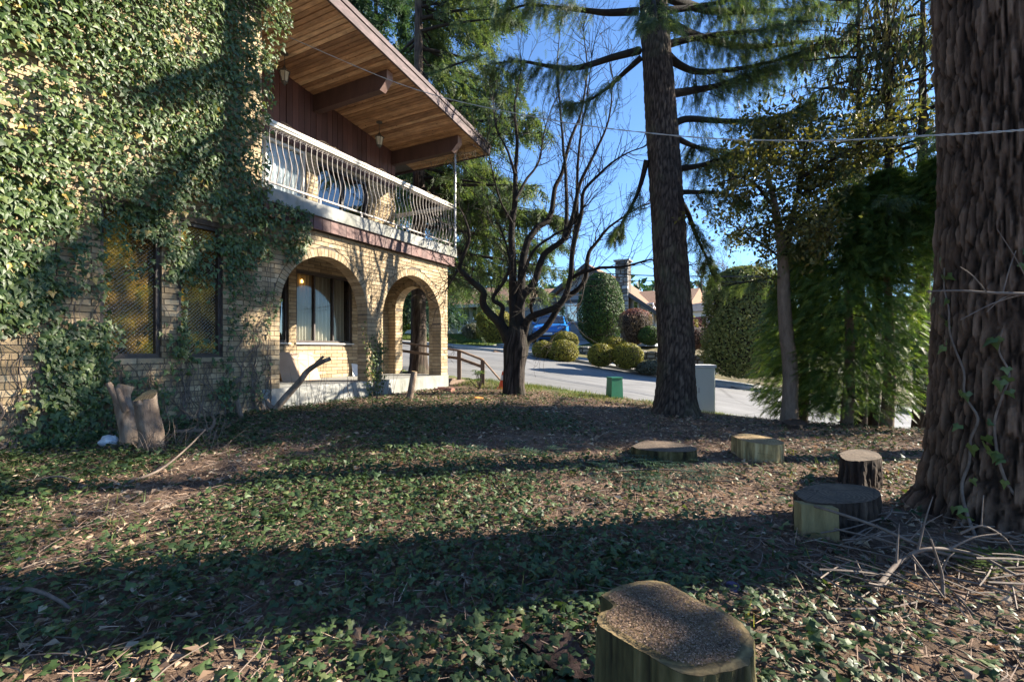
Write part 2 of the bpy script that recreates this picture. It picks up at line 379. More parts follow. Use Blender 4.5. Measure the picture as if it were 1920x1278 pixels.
# ---------------------------------------------------------------- the brick house
D = 1.64; TW = .24; ZF = -.61; ZT = 2.03; S_END = 4.85; S_FAR = 11.5
house = thing('brick_house', 'two storey yellow brick house with arched porch, balcony and ivy covered wall', 'house', F_(2.4, -.8, -.92))
def zs(s): return 4.92+.125*(s+.9)          # underside of the sloping roof
ARCH = [(3.60, .95, .68), (1.255, 1.0, .62)]; RING = .115
PITCH, BL = .075, .30
brick_mesh = {}
BR = []            # (corners8, key score) of bricks
def brick(s0b, s1b, s0t, s1t, z0, z1, o0=-.05, o1=.012):
    return [F_(s0b,o0,z0),F_(s1b,o0,z0),F_(s1b,o1,z0),F_(s0b,o1,z0),F_(s0t,o0,z1),F_(s1t,o0,z1),F_(s1t,o1,z1),F_(s0t,o1,z1)]
def excl(z, pad):
    out = []
    for c, r, zs_ in ARCH:
        rr = r+(RING+pad if z > zs_ else 0)
        if z <= zs_: out.append((c-r, c+r))
        elif z-zs_ < rr: h = math.sqrt(rr*rr-(z-zs_)**2); out.append((c-h, c+h))
    return out
z = ZF+.004; row = 0
while z+PITCH-.01 < ZT+.02:
    z0, z1 = z, z+PITCH-.011
    s = -.0-(.15 if row % 2 else 0)
    eb, et = excl(z0, .012), excl(z1, .012)
    while s < S_END:
        a0, a1 = max(s, 0.0), min(s+BL-.011, S_END)
        s += BL
        if a1-a0 < .03: continue
        segs = [((a0, a0), (a1, a1))]          # (bottom, top) at each end
        for k in range(2):
            lo_b, hi_b = eb[k] if k < len(eb) else (9, 9)
            lo_t, hi_t = et[k] if k < len(et) else ((lo_b+hi_b)/2,)*2
            if len(eb) <= k: continue
            ns = []
            for (L, Rr) in segs:
                if Rr[0] <= min(lo_b, lo_t) or L[0] >= max(hi_b, hi_t) : ns.append((L, Rr)); continue
                if L[0] < lo_b: ns.append((L, (min(Rr[0], lo_b), min(Rr[1], max(lo_t, L[1]+.005)))))
                if Rr[0] > hi_b: ns.append(((max(L[0], hi_b), max(L[1], min(hi_t, Rr[1]-.005))), Rr))
                if L[0] >= lo_b and Rr[0] <= hi_b: pass
            segs = ns
        for (L, Rr) in segs:
            if Rr[0]-L[0] < .02: continue
            full = abs(Rr[0]-L[0]-(BL-.011)) < .002 and abs(L[0]-L[1]) < .002 and abs(Rr[0]-Rr[1]) < .002
            BR.append((L[0], Rr[0], L[1], Rr[1], z0, z1, full))
    z += PITCH; row += 1
# mortar slab with two arched openings
def arch_wall(mb, s_lo, s_hi, z_lo, z_hi, arches, pt, t):    # pt(s, depth, z)
    ss = sorted(set([s_lo, s_hi]+[c+r*math.cos(q) for c, r, _ in arches for q in np.linspace(0, math.pi, 41)]))
    def lowz(s):
        for c, r, zz in arches:
            if abs(s-c) < r-1e-6: return zz+math.sqrt(max(r*r-(s-c)**2, 0))
        return None
    for a, b in zip(ss[:-1], ss[1:]):
        m = (a+b)/2; lz = lowz(m)
        if lz is None: za = zb = z_lo
        else:
            def e(s):
                for c, r, zz in arches:
                    if abs(m-c) < r: return zz+math.sqrt(max(r*r-(s-c)**2, 0))
            za, zb = e(a), e(b)
        mb.hexa([pt(a,0,za),pt(b,0,zb),pt(b,t,zb),pt(a,t,za),pt(a,0,z_hi),pt(b,0,z_hi),pt(b,t,z_hi),pt(a,t,z_hi)])
fw = MB(); arch_wall(fw, .004, S_END, ZF, ZT+.03, ARCH, lambda s, q, z: F_(s, -q, z), TW)
front_wall = fw.build('front_wall', m_mortar, house)
def place_shared(mesh, name, parent, loc, rz=0.0):
    o = bpy.data.objects.new(name, mesh); COL.objects.link(o); o.parent = parent
    o.location = Vector(A(*loc)-root_loc(parent)); o.rotation_euler = (0,0,rz); return o
def unit_box(name, L, Dp, Ht, mat, bevel=.004):     # L along facade, centred, front at +y local
    mb = MB(); x, y0, y1 = L/2, -Dp, 0
    mb.hexa([[-x,y0,0],[x,y0,0],[x,y1,0],[-x,y1,0],[-x,y0,Ht],[x,y0,Ht],[x,y1,Ht],[-x,y1,Ht]])
    me_o = mb.build(name, mat); me = me_o.data; bpy.data.objects.remove(me_o); 
    for v in me.vertices: v.co.z -= H
    return me
rzF = math.atan2(-dy, -dx)      # local x along -d
full_me = unit_box('brick', BL-.011, .06, PITCH-.011, m_brick)
sing = [b for b in BR]
sing.sort(key=lambda b: -((b[1]-b[0])*(1 if .0 < b[0] else .5))/(12-b[0]*.9)**2 if False else -(b[0]))
def px_ok(b): return not (b[0] > 4.3 and b[4] > .9)
cand = [b for b in sing if b[0] < 4.6]; cand.sort(key=lambda b: -(b[1]-b[0])/(11.6-.887*b[0])**2)
pick = set(id(b) for b in cand[:300]); jb = MB()
for b in BR:
    off = .012+random.uniform(-.003, .004)
    if id(b) in pick:
        if b[6]:
            place_shared(full_me, 'brick', front_wall, F_((b[0]+b[1])/2, off, b[4]), rzF)
        else:
            q = MB(); q.hexa(brick(*b[:6], -.05, off)); q.build('brick', m_brick, front_wall)
    else: jb.hexa(brick(*b[:6], -.05, off), random.random())
# jamb bricks, voussoirs
for c, r, zz in ARCH:
    n = int(round(math.pi*(r+RING/2)/.075))
    for k in range(n):
        t0, t1 = math.pi*k/n+.0035/r*1.2, math.pi*(k+1)/n-.0035/r*1.2
        def pt(t, rr, o): return F_(c+rr*math.cos(t), o, zz+rr*math.sin(t))
        q = MB(); o1 = .018+random.uniform(-.002,.003)
        for oa, ob in ((-.12, o1), (-TW-.005, -.128)):
            q.hexa([pt(t0,r-.012,oa),pt(t0,r+RING,oa),pt(t0,r+RING,ob),pt(t0,r-.012,ob),pt(t1,r-.012,oa),pt(t1,r+RING,oa),pt(t1,r+RING,ob),pt(t1,r-.012,ob)])
        q.build('arch_brick', m_brick, front_wall)
    z = ZF+.004
    while z+PITCH-.011 < zz:
        for e in (-1, 1):
            s_ = c+e*r
            jb.boxf(min(s_, s_-e*.012), max(s_, s_-e*.012), -TW+.004, -.002, z, z+PITCH-.011, random.random())
        z += PITCH
# the ivy clad wall: mortar boxes round two windows, bricks on its lower half
WIN = [(5.44, 6.02), (6.22, 6.86)]; WZ0, WZ1 = -.10, 1.70
iw = MB()
edges = [S_END-.0]+[e for w in WIN for e in w]+[S_FAR]
for i in range(0, len(edges), 2): iw.boxf(edges[i], edges[i+1], -TW, 0, -1.5, 5.9)
for a0, a1 in WIN: iw.boxf(a0, a1, -TW, 0, -1.5, WZ0); iw.boxf(a0, a1, -TW, 0, WZ1, 5.9)
iw.boxf(S_END, S_END+TW, -D, -TW-.002, ZF, 5.5)
ivy_wall = iw.build('side_wall', m_mortar, house)
row = 0; z = -1.3
jw = MB()
while z < 5.0:
    s = S_END-(.15 if row % 2 else 0)
    while s < 9.2:
        a0, a1 = max(s, S_END), s+BL-.011; s += BL
        cuts = [(a0, a1)]
        if z+PITCH > WZ0-.0 and z < WZ1:
            for w0, w1 in WIN:
                cuts = [(p, q) for (l, h) in cuts for (p, q) in ((l, min(h, w0)), (max(l, w1), h)) if q-p > .02]
        for l, h in cuts: jw.boxf(l, h, -.04, .012+random.uniform(-.003,.004), z, z+PITCH-.011, random.random())
    z += PITCH; row += 1
jw.build('brickwork', m_brick_j, ivy_wall, kind='stuff')
for a0, a1 in WIN:
    f = MB(); t = .05
    f.boxf(a0, a0+t, -.14, -.03, WZ0, WZ1); f.boxf(a1-t, a1, -.14, -.03, WZ0, WZ1)
    f.boxf(a0+t, a1-t, -.14, -.03, WZ0, WZ0+t); f.boxf(a0+t, a1-t, -.14, -.03, WZ1-t, WZ1)
    w = f.build('window', m_dframe, house)
    p = MB(); p.boxf(a0+t-.004, a1-t+.004, -.105, -.095, WZ0+t-.004, WZ1-t+.004); p.build('pane', m_amber, w)
# foundation and porch floor
fd = MB()
for a0, a1 in ((-.02, 2.41), (2.416, 3.95), (3.956, S_END)):
    fd.boxf(a0, a1, -D, .03, -1.4, ZF)
fd.build('foundation', m_conc, house)
# inner porch wall
LW = [(1.45, 2.95), (3.12, 4.52)]; LZ0, LZ1 = .14, 1.62
def holed(mb, s0, s1, z0, z1, holes, o0, o1):
    e = [s0]+[v for h in holes for v in h[:2]]+[s1]
    for i in range(0, len(e), 2): mb.boxf(e[i], e[i+1], o0, o1, z0, z1)
    for a0, a1, h0, h1 in holes:
        if h0 > z0: mb.boxf(a0, a1, o0, o1, z0, h0)
        if h1 < z1: mb.boxf(a0, a1, o0, o1, h1, z1)
nw = MB(); holed(nw, 0.0, S_END, ZF, ZT+.2, [(a, b, LZ0, LZ1) for a, b in LW], -D-.2, -D)
inner = nw.build('porch_wall', m_mortar, house)
def bricks_on(mb, s0, s1, z0, z1, holes, o, shift=0):
    z, row = z0, shift
    while z+PITCH-.011 <= z1:
        s = s0-(.15 if row % 2 else 0)
        while s < s1:
            a0, a1 = max(s, s0), min(s+BL-.011, s1); s += BL
            cuts = [(a0, a1)]
            for h in holes:
                if z+PITCH > h[2] and z < h[3]:
                    cuts = [(p, q) for (l, r_) in cuts for (p, q) in ((l, min(r_, h[0])), (max(l, h[1]), r_))]
            for l, r_ in cuts:
                if r_-l > .02: mb.boxf(l, r_, o-.04, o+.012+random.uniform(-.003,.003), z, z+PITCH-.011, random.random())
        z += PITCH; row += 1
ib = MB(); bricks_on(ib, 0.25, S_END, ZF+.004, ZT, [(a, b, LZ0-.03, LZ1+.02) for a, b in LW], -D)
ib.build('brickwork', m_brick_j, inner, kind='stuff')
def curtain(s0, s1, z0, z1, o, folds, amp, mat, parent, name='curtain'):
    n = int((s1-s0)*90); ss = np.linspace(s0, s1, n); zz = np.linspace(z0, z1, 8)
    ph = np.cumsum(.6+.8*vnoise(ss*9, 0*ss, o*7.))*folds/n*2*np.pi
    V = np.array([[F_(s, o+amp*math.sin(p)*(1-.25*k/7), z) for s, p in zip(ss, ph)] for k, z in enumerate(zz)])
    mb = MB(); mb.grid(V); return mb.build(name, mat, parent, smooth=True)
def window(s0, s1, z0, z1, o, mull, fmat, gmat, t=.05, parent=house, name='window'):
    f = MB(); d0, d1 = o-.13, o-.03
    f.boxf(s0, s0+t, d0, d1, z0, z1); f.boxf(s1-t, s1, d0, d1, z0, z1); f.boxf(s0+t, s1-t, d0, d1, z0, z0+t); f.boxf(s0+t, s1-t, d0, d1, z1-t, z1)
    xs = [s0+t-.002]+list(mull)+[s1-t+.002]
    for m_ in mull: f.boxf(m_-.018, m_+.018, d0+.01, d1-.01, z0+t, z1-t)
    w = f.build(name, fmat, parent)
    for p, q in zip(xs[:-1], xs[1:]):
        g_ = MB(); g_.boxf(p+.012, q-.012, o-.083, o-.077, z0+t-.002, z1-t+.002); g_.build('pane', gmat, w)
    return w
w1 = window(LW[0][0], LW[0][1], LZ0, LZ1, -D, (1.95, 2.45), m_dframe, m_glass)
w2 = window(LW[1][0], LW[1][1], LZ0, LZ1, -D, (3.8,), m_dframe, m_glass_dark)
for w_, (a, b) in zip((w1, w2), LW):
    q = MB(); q.boxf(a-.03, b+.03, -D-.03, -D+.045, LZ0-.03, LZ0-.002); q.build('sill', m_sill, w_)
curtain(1.55, 2.93, LZ0+.02, LZ1, -D-.17, 15, .035, m_curtain, house)
curtain(3.14, 4.5, LZ0+.02, LZ1, -D-.17, 14, .035, m_curtain, house)
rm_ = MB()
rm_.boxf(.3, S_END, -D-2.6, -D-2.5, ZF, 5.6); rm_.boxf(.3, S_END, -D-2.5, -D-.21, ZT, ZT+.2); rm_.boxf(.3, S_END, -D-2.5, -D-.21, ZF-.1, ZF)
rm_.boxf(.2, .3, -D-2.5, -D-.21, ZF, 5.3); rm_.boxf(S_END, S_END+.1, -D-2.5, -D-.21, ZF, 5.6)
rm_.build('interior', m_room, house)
# end wall of the porch with its own arch
ew = MB(); EA = [(.87, .52, 1.03)]
arch_wall(ew, TW+.002, D, ZF, ZT+.03, EA, lambda s, q, z: F_(.002+q, -s, z), TW)
end_wall = ew.build('end_wall', m_mortar, house)
eb_ = MB(); z = ZF+.004; row = 0
while z+PITCH < ZT:
    for face, (p0, p1) in (('in', (TW-.03, TW+.014)), ('out', (-.012, .03))):
        s = .25-(.15 if row % 2 else 0)
        while s < D:
            a0, a1 = max(s, .25), min(s+BL-.011, D); s += BL
            h = .52 if z < 1.03 else (math.sqrt(max((.52+RING)**2-(z+.03-1.03)**2, 0)))
            for l, r_ in ((a0, min(a1, .87-h)), (max(a0, .87+h), a1)):
                if r_-l > .02: eb_.boxf(p0, p1, -r_, -l, z, z+PITCH-.011, random.random())
    if z+PITCH < 1.03:
        for e in (-1, 1): eb_.boxf(.006, TW-.004, -(.87+e*.52)-.006, -(.87+e*.52)+.006, z, z+PITCH-.011, random.random())
    z += PITCH; row += 1
eb_.build('brickwork', m_brick_j, end_wall, kind='stuff')
for k in range(24):
    t0, t1 = math.pi*k/24+.008, math.pi*(k+1)/24-.008
    q = MB()
    def pt(t, rr, p): return F_(p, -(.87+rr*math.cos(t)), 1.03+rr*math.sin(t))
    q.hexa([pt(t0,.508,-.015),pt(t0,.635,-.015),pt(t0,.635,TW+.018),pt(t0,.508,TW+.018),pt(t1,.508,-.015),pt(t1,.635,-.015),pt(t1,.635,TW+.018),pt(t1,.508,TW+.018)])
    q.build('arch_brick', m_brick, end_wall)
jb.build('brickwork', m_brick_j, front_wall, kind='stuff')
# balcony: slab, clad edge, railing
bs = MB(); bs.boxf(-.17, S_END+.02, -D-.2, .17, 2.235, 2.45)
slab = bs.build('balcony_slab', m_conc, house)
ce = MB(); ce.boxf(-.10, S_END, -D, .10, ZT+.032, 2.233); ce.build('balcony_core', m_brown, house)
s = -.135
while s < S_END-.1:
    q = MB(); e = random.uniform(-.004,.004); q.boxf(s, s+.172, .102, .128+e, 2.015+random.uniform(-.004,.004), 2.232); q.build('cladding_board', m_brownv, slab); s += .18
o_ = .1
while o_ > -D:
    q = MB(); q.boxf(-.13, -.102, o_-.172, o_, 2.015, 2.232); q.build('cladding_board', m_brownv, slab); o_ -= .18
rail = MB()
rail.boxf(-.12, S_END+.05, .06, .15, 3.445, 3.49); rail.boxf(-.10, S_END+.04, .075, .135, 3.405, 3.443)
rail.boxf(-.12, -.03, -D, .058, 3.445, 3.49); rail.boxf(-.10, -.045, -D, .058, 3.405, 3.443)
railing = rail.build('railing', m_railcap, house)
lr = MB(); lr.boxf(-.09, S_END+.02, .085, .125, 2.535, 2.56); lr.boxf(-.095, -.055, -D, .083, 2.535, 2.56)
lr.build('bottom_rail', m_rail, railing)
s = .05
while s < S_END:
    q = MB(); q.boxf(s-.015, s+.015, .09, .12, 2.45, 2.534); q.build('rail_foot', m_rail, railing); s += .95
def baluster_mesh():
    mb = MB(); zz = np.linspace(0, .845, 22); u = zz/.845
    bell = .066*np.sin(np.pi*np.clip((u-.02)/.62, 0, 1))**1.5-.022*np.sin(np.pi*np.clip((u-.62)/.38, 0, 1))
    mb.tube(np.stack([0*zz, bell, zz], -1), .0072, 6); me_o = mb.build('baluster', m_rail, smooth=True); me = me_o.data; bpy.data.objects.remove(me_o)
    for v in me.vertices: v.co.z -= H
    return me
bal = baluster_mesh()
def scroll_mesh():
    mb = MB()
    for e in (-1, 1):
        t = np.linspace(0, 2.6*np.pi/1.2, 22); r_ = .027*(1-t/t[-1]*.72)
        mb.tube(np.stack([e*(.026-r_*np.cos(t))-e*.0, 0*t, -.045+r_*np.sin(t)], -1), .0042, 4)
    me_o = mb.build('scroll', m_rail); me = me_o.data; bpy.data.objects.remove(me_o)
    for v in me.vertices: v.co.z -= H
    return me
scr = scroll_mesh()
s = -.06; rzo = math.atan2(-dx, dy)-math.pi/2        # local +y -> outward
rz_out = math.atan2(dx*-1, dy)  # angle of outward normal from x axis
rz_loc = rz_out-math.pi/2
k = 0
while s < S_END+.02:
    place_shared(bal, 'baluster', railing, F_(s, .105, 2.56), rz_loc)
    if k % 1 == 0 and s+.11 < S_END+.02: place_shared(scr, 'scroll', railing, F_(s+.055, .105, 3.40), rz_loc)
    s += .11; k += 1
o_ = 0.0
while o_ > -D:
    place_shared(bal, 'baluster', railing, F_(-.075, o_, 2.56), rz_loc+math.pi/2 if False else math.atan2(dy, dx)-math.pi/2); o_ -= .11
st = MB(); st.tube([F_(-.115, .155, 2.45), F_(-.115, .155, 4.98)], .028, 10); st.build('steel_post', m_steel, house, smooth=True)
# upper wall behind the balcony
UW = [(.94, 2.42, 2.50, 4.0), (2.69, 4.45, 2.47, 4.1)]
uw = MB(); BZ = 4.12
holed(uw, 0.0, S_END, 2.45, BZ, UW, -D-.2, -D)
upper = uw.build('upper_wall', m_mortar, house)
ub = MB(); bricks_on(ub, 0.0, S_END, 2.455, BZ, UW, -D); ub.build('brickwork', m_brick_j, upper, kind='stuff')
s = -.0
while s < S_END:
    e = random.uniform(0,.012); q = MB()
    c0, c1 = s, min(s+.135, S_END)
    q.hexa([F_(c0,-D-.15,BZ+.002),F_(c1,-D-.15,BZ+.002),F_(c1,-D+.012+e,BZ+.002),F_(c0,-D+.012+e,BZ+.002),F_(c0,-D-.15,zs(c0)+.02),F_(c1,-D-.15,zs(c1)+.02),F_(c1,-D+.012+e,zs(c1)+.02),F_(c0,-D+.012+e,zs(c0)+.02)])
    q.build('wall_board', m_brownv, upper); s += .145
window(UW[0][0], UW[0][1], UW[0][2], UW[0][3], -D, (1.7,), m_dframe, m_glass_dark)
pd = window(UW[1][0], UW[1][1], UW[1][2], UW[1][3], -D, (3.57,), m_sill, m_glass, .055, name='patio_door')
curtain(2.72, 4.42, 2.5, 4.05, -D-.15, 16, .02, m_drape, house, 'drape')
curtain(1.0, 1.55, 2.5, 4.0, -D-.16, 6, .025, m_drape, house, 'drape')
# roof: boards of the soffit, beams, fascia, deck
OF = .62; s = -.9
roofp = MB()
ROOF_S = 11.8
def slope_box(mb, s0, s1, o0, o1, za, zb_):    # from soffit+za to soffit+zb
    mb.hexa([F_(s0,o0,zs(s0)+za),F_(s1,o0,zs(s1)+za),F_(s1,o1,zs(s1)+za),F_(s0,o1,zs(s0)+za),F_(s0,o0,zs(s0)+zb_),F_(s1,o0,zs(s1)+zb_),F_(s1,o1,zs(s1)+zb_),F_(s0,o1,zs(s0)+zb_)])
slope_box(roofp, -.9, ROOF_S, -8, OF-.002, .032, .235)
roof = roofp.build('roof', m_roof, house)
s = -.895
while s < 5.6:
    q = MB(); e = random.uniform(0,.010); w_ = .081
    j = random.uniform(-1.2, .3) if random.random() < .45 else None
    slope_box(q, s, s+w_, -D-.1, OF-.004, 0+e, .03)
    q.build('soffit_board', m_soffit, roof); s += .0935
q = MB(); slope_box(q, 5.61, ROOF_S, -.0, OF-.004, 0, .03); q.build('soffit_panel', m_soffit, roof)
fa = MB(); slope_box(fa, -.94, ROOF_S, OF, OF+.045, -.02, .16); fa.build('fascia', m_fascia, roof)
fa = MB(); slope_box(fa, -.95, ROOF_S, OF+.0, OF+.065, .165, .25); fa.build('drip_edge', m_fascia, roof)
fa = MB(); slope_box(fa, -.94, -.902, -8, OF-.004, -.02, .25); fa.build('eave_fascia', m_fascia, roof)
for sb in (.06, 2.47, 4.78):
    dp = .34; w_ = .075
    prof = [(-D-.1, .0), (-D-.1, -dp), (.22, -dp), (.40, -dp*.52), (.40, .0)]
    V = []
    for e in (-1, 1):
        V += [F_(sb+e*w_, o, zs(sb)+zz) for o, zz in prof]
    q = MB(); n = 5; q.add(V, [[4,3,2,1,0]]); q.add(V, [[5,6,7,8,9]])
    q.add(V, [[i, (i+1) % n, n+(i+1) % n, n+i] for i in range(n)])
    bm_ = q.build('beam', m_brown, roof)
    q = MB(); e0 = .004
    q.hexa([F_(sb-w_-.003,.222,zs(sb)-dp-.003),F_(sb+w_+.003,.222,zs(sb)-dp-.003),F_(sb+w_+.003,.232,zs(sb)-dp-.014),F_(sb-w_-.003,.232,zs(sb)-dp-.014),
            F_(sb-w_-.003,.402,zs(sb)-dp*.52),F_(sb+w_+.003,.402,zs(sb)-dp*.52),F_(sb+w_+.003,.414,zs(sb)-dp*.53),F_(sb-w_-.003,.414,zs(sb)-dp*.53)])
    q.boxf(sb-w_-.003, sb+w_+.003, .402, .414, zs(sb)-dp*.52, zs(sb)-.012)
    q.build('sunlit_end_face', m_beam_end, roof)  # thin plates that carry the painted sunlight of the beam end
# lanterns
m_black = M_plain('dark_cast_metal', [(.3,(.05,.042,.035)),(.7,(.11,.095,.075))], 10, .6, .2, 60)
m_lglass = M_plain('frosted_lantern_glass', [(.3,(.50,.42,.28)),(.7,(.66,.57,.40))], 8, .3, .2, 50)
def lantern(s, o, label):
    zt = zs(s); L = thing('hanging_lantern', label, 'lantern', F_(s, o, zt), 'lanterns under the eave')
    c = F_(s, o, 0)
    def lathe(mb, prof, sides=6, rot=0):
        V = np.array([[[c[0]+r_*math.cos(t+rot), c[1]+r_*math.sin(t+rot), zt+zz] for t in np.arange(sides)*2*np.pi/sides] for r_, zz in prof]); mb.grid(V, True)
    q = MB(); lathe(q, [(.0,.002),(.07,.002),(.07,-.015),(.03,-.03),(.0,-.03)], 14); q.build('ceiling_plate', m_black, L)
    q = MB()
    for k in range(8):
        z0 = zt-.03-k*.028; t = np.linspace(0, 2*np.pi, 11)
        ax = (1,0) if k % 2 else (0,1)
        q.tube(np.stack([c[0]+.009*np.cos(t)*ax[0], c[1]+.009*np.cos(t)*ax[1], z0-.017+.02*np.sin(t)], -1), .003, 4, cap=False)
    q.build('chain', m_black, L)
    q = MB(); lathe(q, [(.0,-.235),(.015,-.24),(.03,-.27),(.05,-.30),(.10,-.335),(.115,-.35),(.10,-.352),(.0,-.352)], 6); q.build('cap', m_black, L)
    q = MB(); lathe(q, [(.0,-.353),(.088,-.353),(.052,-.53),(.0,-.53)], 6); q.build('glass', m_lglass, L)
    q = MB()
    for k in range(6):
        t = k*np.pi/3
        q.tube([A(c[0]+.092*math.cos(t), c[1]+.092*math.sin(t), zt-.35), A(c[0]+.055*math.cos(t), c[1]+.055*math.sin(t), zt-.53)], .006, 4)
    lathe(q, [(.0,-.528),(.06,-.53),(.05,-.55),(.022,-.57),(.01,-.60),(.0,-.61)], 8); q.build('cage', m_black, L)
lantern(3.62, -1.1, 'hanging lantern with amber glass under the eave beside the ivy')
lantern(1.24, -1.0, 'hanging lantern with frosted glass under the eave between two roof beams')
# things on the porch
q = MB(); q.hexa([F_(2.62,-D+.30,ZF),F_(3.5,-D+.30,ZF),F_(3.5,-D+.33,ZF),F_(2.62,-D+.33,ZF),F_(2.62,-D+.06,-.05),F_(3.5,-D+.06,-.05),F_(3.5,-D+.09,-.05),F_(2.62,-D+.09,-.05)])
single(q, 'panel_board', m_panel, 'beige flat board leaning against the porch wall under the window', 'board', F_(3.06, -D+.3, ZF))
m_white = M_plain('white_sheet', [(.3,(.62,.63,.65)),(.7,(.75,.76,.78))], 10, .5, .1, 40)
q = MB(); q.hexa([F_(1.32,-D+.13,ZF),F_(1.52,-D+.10,ZF),F_(1.52,-D+.11,ZF),F_(1.32,-D+.14,ZF),F_(1.30,-D+.03,-.35),F_(1.48,-D+.02,-.32),F_(1.48,-D+.03,-.32),F_(1.30,-D+.04,-.35)])
single(q, 'white_sheet', m_white, 'small white sheet propped against the brick in the porch corner', 'sheet', F_(1.42, -D+.1, ZF))
# lit bulb inside the porch room
def M_emit(name, c, s):
    m, nt, b, o = newmat(name); nt.nodes.remove(b); e = nt.nodes.new('ShaderNodeEmission'); e.inputs[0].default_value = rgb(c); e.inputs[1].default_value = s; nt.links.new(e.outputs[0], o.inputs[0]); return m
m_bulb = M_emit('warm_bulb', (1,.5,.12), 3.0)
c = F_(2.72, -D-.105, 1.42); q = MB()
V = np.array([[[c[0]+r_*math.cos(t), c[1]+r_*math.sin(t), c[2]+zz] for t in np.arange(10)*2*np.pi/10] for r_, zz in [(.003,.04),(.015,.03),(.022,.01),(.026,-.012),(.02,-.03),(.003,-.037)]]); q.grid(V, True)
bl = thing('pendant_bulb', 'small lit orange bulb seen behind the porch window', 'lamp', (c[0], c[1], ZT))
q.build('bulb', m_bulb, bl, smooth=True)
q = MB(); q.tube([c+A(0,0,.035), A(c[0],c[1],ZT)], .004, 5); q.build('flex', m_black, bl)
# string of lights on the balcony
m_cable = M_plain('dry_brown_cable', [(.3,(.14,.10,.07)),(.7,(.24,.18,.12))], 20, .8, 0)
ss = np.linspace(-.05, 4.55, 150); q = MB()
q.tube(np.array([F_(s, .05+.04*math.sin(s*9), 3.50+.055*abs(math.sin(s*3.1))+.02*math.sin(s*17)) for s in ss]), .006, 4)
for s in ss[::3]:
    p = F_(s, .05+.04*math.sin(s*9), 3.50+.055*abs(math.sin(s*3.1))+.02*math.sin(s*17)); q.tube([p, p+A(random.uniform(-.02,.02),random.uniform(-.02,.02),random.uniform(-.05,.03))], .0045, 4)
single(q, 'string_lights', m_cable, 'tangled brown string of fairy lights lying along the balcony rail', 'string lights', F_(2, .05, 3.49))
q = MB(); ss = np.linspace(-.3, 1.3, 60); o0 = .3
P = np.array([F_(-.12, .42-s, zs(-.1)-.30+.03*math.sin(s*11)) for s in ss]); q.tube(P, .005, 4)
for p in P[::2]: q.tube(smooth_path([p, p+A(random.uniform(-.03,.03),0,-.06), p+A(random.uniform(-.03,.03),0,-random.uniform(.08,.2))], 3), .004, 4)
single(q, 'icicle_lights', m_cable, 'dangling icicle lights hanging from the last roof beam by the steel post', 'string lights', F_(-.12, -.2, zs(-.1)-.3))
# ---------------------------------------------------------------- vegetation materials and leaf shapes
m_ivy = M_leaf('ivy_leaf', [(0,(.022,.042,.013)),(.35,(.05,.088,.024)),(.7,(.095,.142,.040)),(.93,(.165,.205,.065)),(1,(.36,.26,.07))], .45, .22, .45)
m_ivy1 = M_leaf('ivy_leaf_single', [(0,(.04,.075,.022)),(.5,(.075,.12,.036)),(1,(.13,.175,.055))], .42, .22, .5, True)
m_ivyg = M_leaf('ground_ivy_leaf', [(0,(.022,.045,.018)),(.4,(.042,.078,.028)),(.75,(.08,.12,.042)),(1,(.17,.19,.08))], .52, .2, .35)
m_dead = M_leaf('dead_leaf', [(0,(.14,.085,.055)),(.4,(.31,.21,.145)),(.8,(.46,.35,.25)),(1,(.6,.51,.38))], .8, .2, .2, tcol=(1.2,1,.8))
m_needle = M_leaf('needle_litter', [(0,(.09,.055,.038)),(.5,(.265,.17,.122)),(1,(.50,.37,.28))], .8, 0, .2)
m_twig = M_plain('grey_twig', [(.3,(.08,.058,.046)),(.7,(.19,.145,.115))], 14, .85, .3, 60)
m_fir = M_leaf('fir_needles', [(0,(.04,.07,.036)),(.5,(.075,.115,.052)),(.8,(.125,.16,.065)),(1,(.18,.19,.08))], .55, .42, .3)
m_spruce = M_leaf('dark_spruce_needles', [(0,(.018,.045,.032)),(.5,(.036,.078,.046)),(.85,(.07,.115,.055)),(1,(.11,.14,.06))], .55, .32, .3)
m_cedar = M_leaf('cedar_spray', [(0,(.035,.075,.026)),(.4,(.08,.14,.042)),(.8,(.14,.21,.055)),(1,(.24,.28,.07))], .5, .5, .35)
m_olive = M_leaf('olive_leaf', [(0,(.05,.06,.022)),(.5,(.095,.10,.035)),(1,(.19,.16,.05))], .5, .4, .35)
m_catkin = M_leaf('brown_catkin', [(0,(.05,.045,.028)),(.6,(.085,.075,.04)),(1,(.10,.13,.05))], .7, .3, .2)
m_clip = M_leaf('clipped_cypress', [(0,(.085,.09,.014)),(.5,(.19,.18,.028)),(1,(.36,.30,.05))], .55, .2, .3)
m_clipg = M_leaf('clipped_green_cedar', [(0,(.02,.055,.015)),(.6,(.05,.105,.026)),(.9,(.11,.14,.035)),(1,(.2,.12,.05))], .55, .2, .3)
m_hedge = M_leaf('pale_cypress_hedge', [(0,(.06,.085,.03)),(.5,(.15,.175,.055)),(1,(.30,.29,.11))], .55, .25, .3)
m_redtip = M_leaf('red_tipped_barberry', [(0,(.10,.075,.055)),(.6,(.17,.12,.09)),(1,(.24,.075,.07))], .6, .2, .3)
m_plum = M_leaf('plum_hedge', [(0,(.05,.025,.022)),(1,(.11,.05,.045))], .6, .2, .3)
m_yellow = M_leaf('yellow_green_leaf', [(0,(.10,.13,.02)),(.6,(.22,.23,.03)),(1,(.42,.36,.05))], .5, .35, .3)
m_grass = M_leaf('grass_blade', [(0,(.05,.085,.02)),(.6,(.11,.16,.04)),(1,(.25,.22,.08))], .6, .3, .3)
m_heather = M_leaf('grey_heather', [(0,(.07,.08,.06)),(.6,(.13,.14,.11)),(1,(.22,.20,.2))], .7, .2, .2)
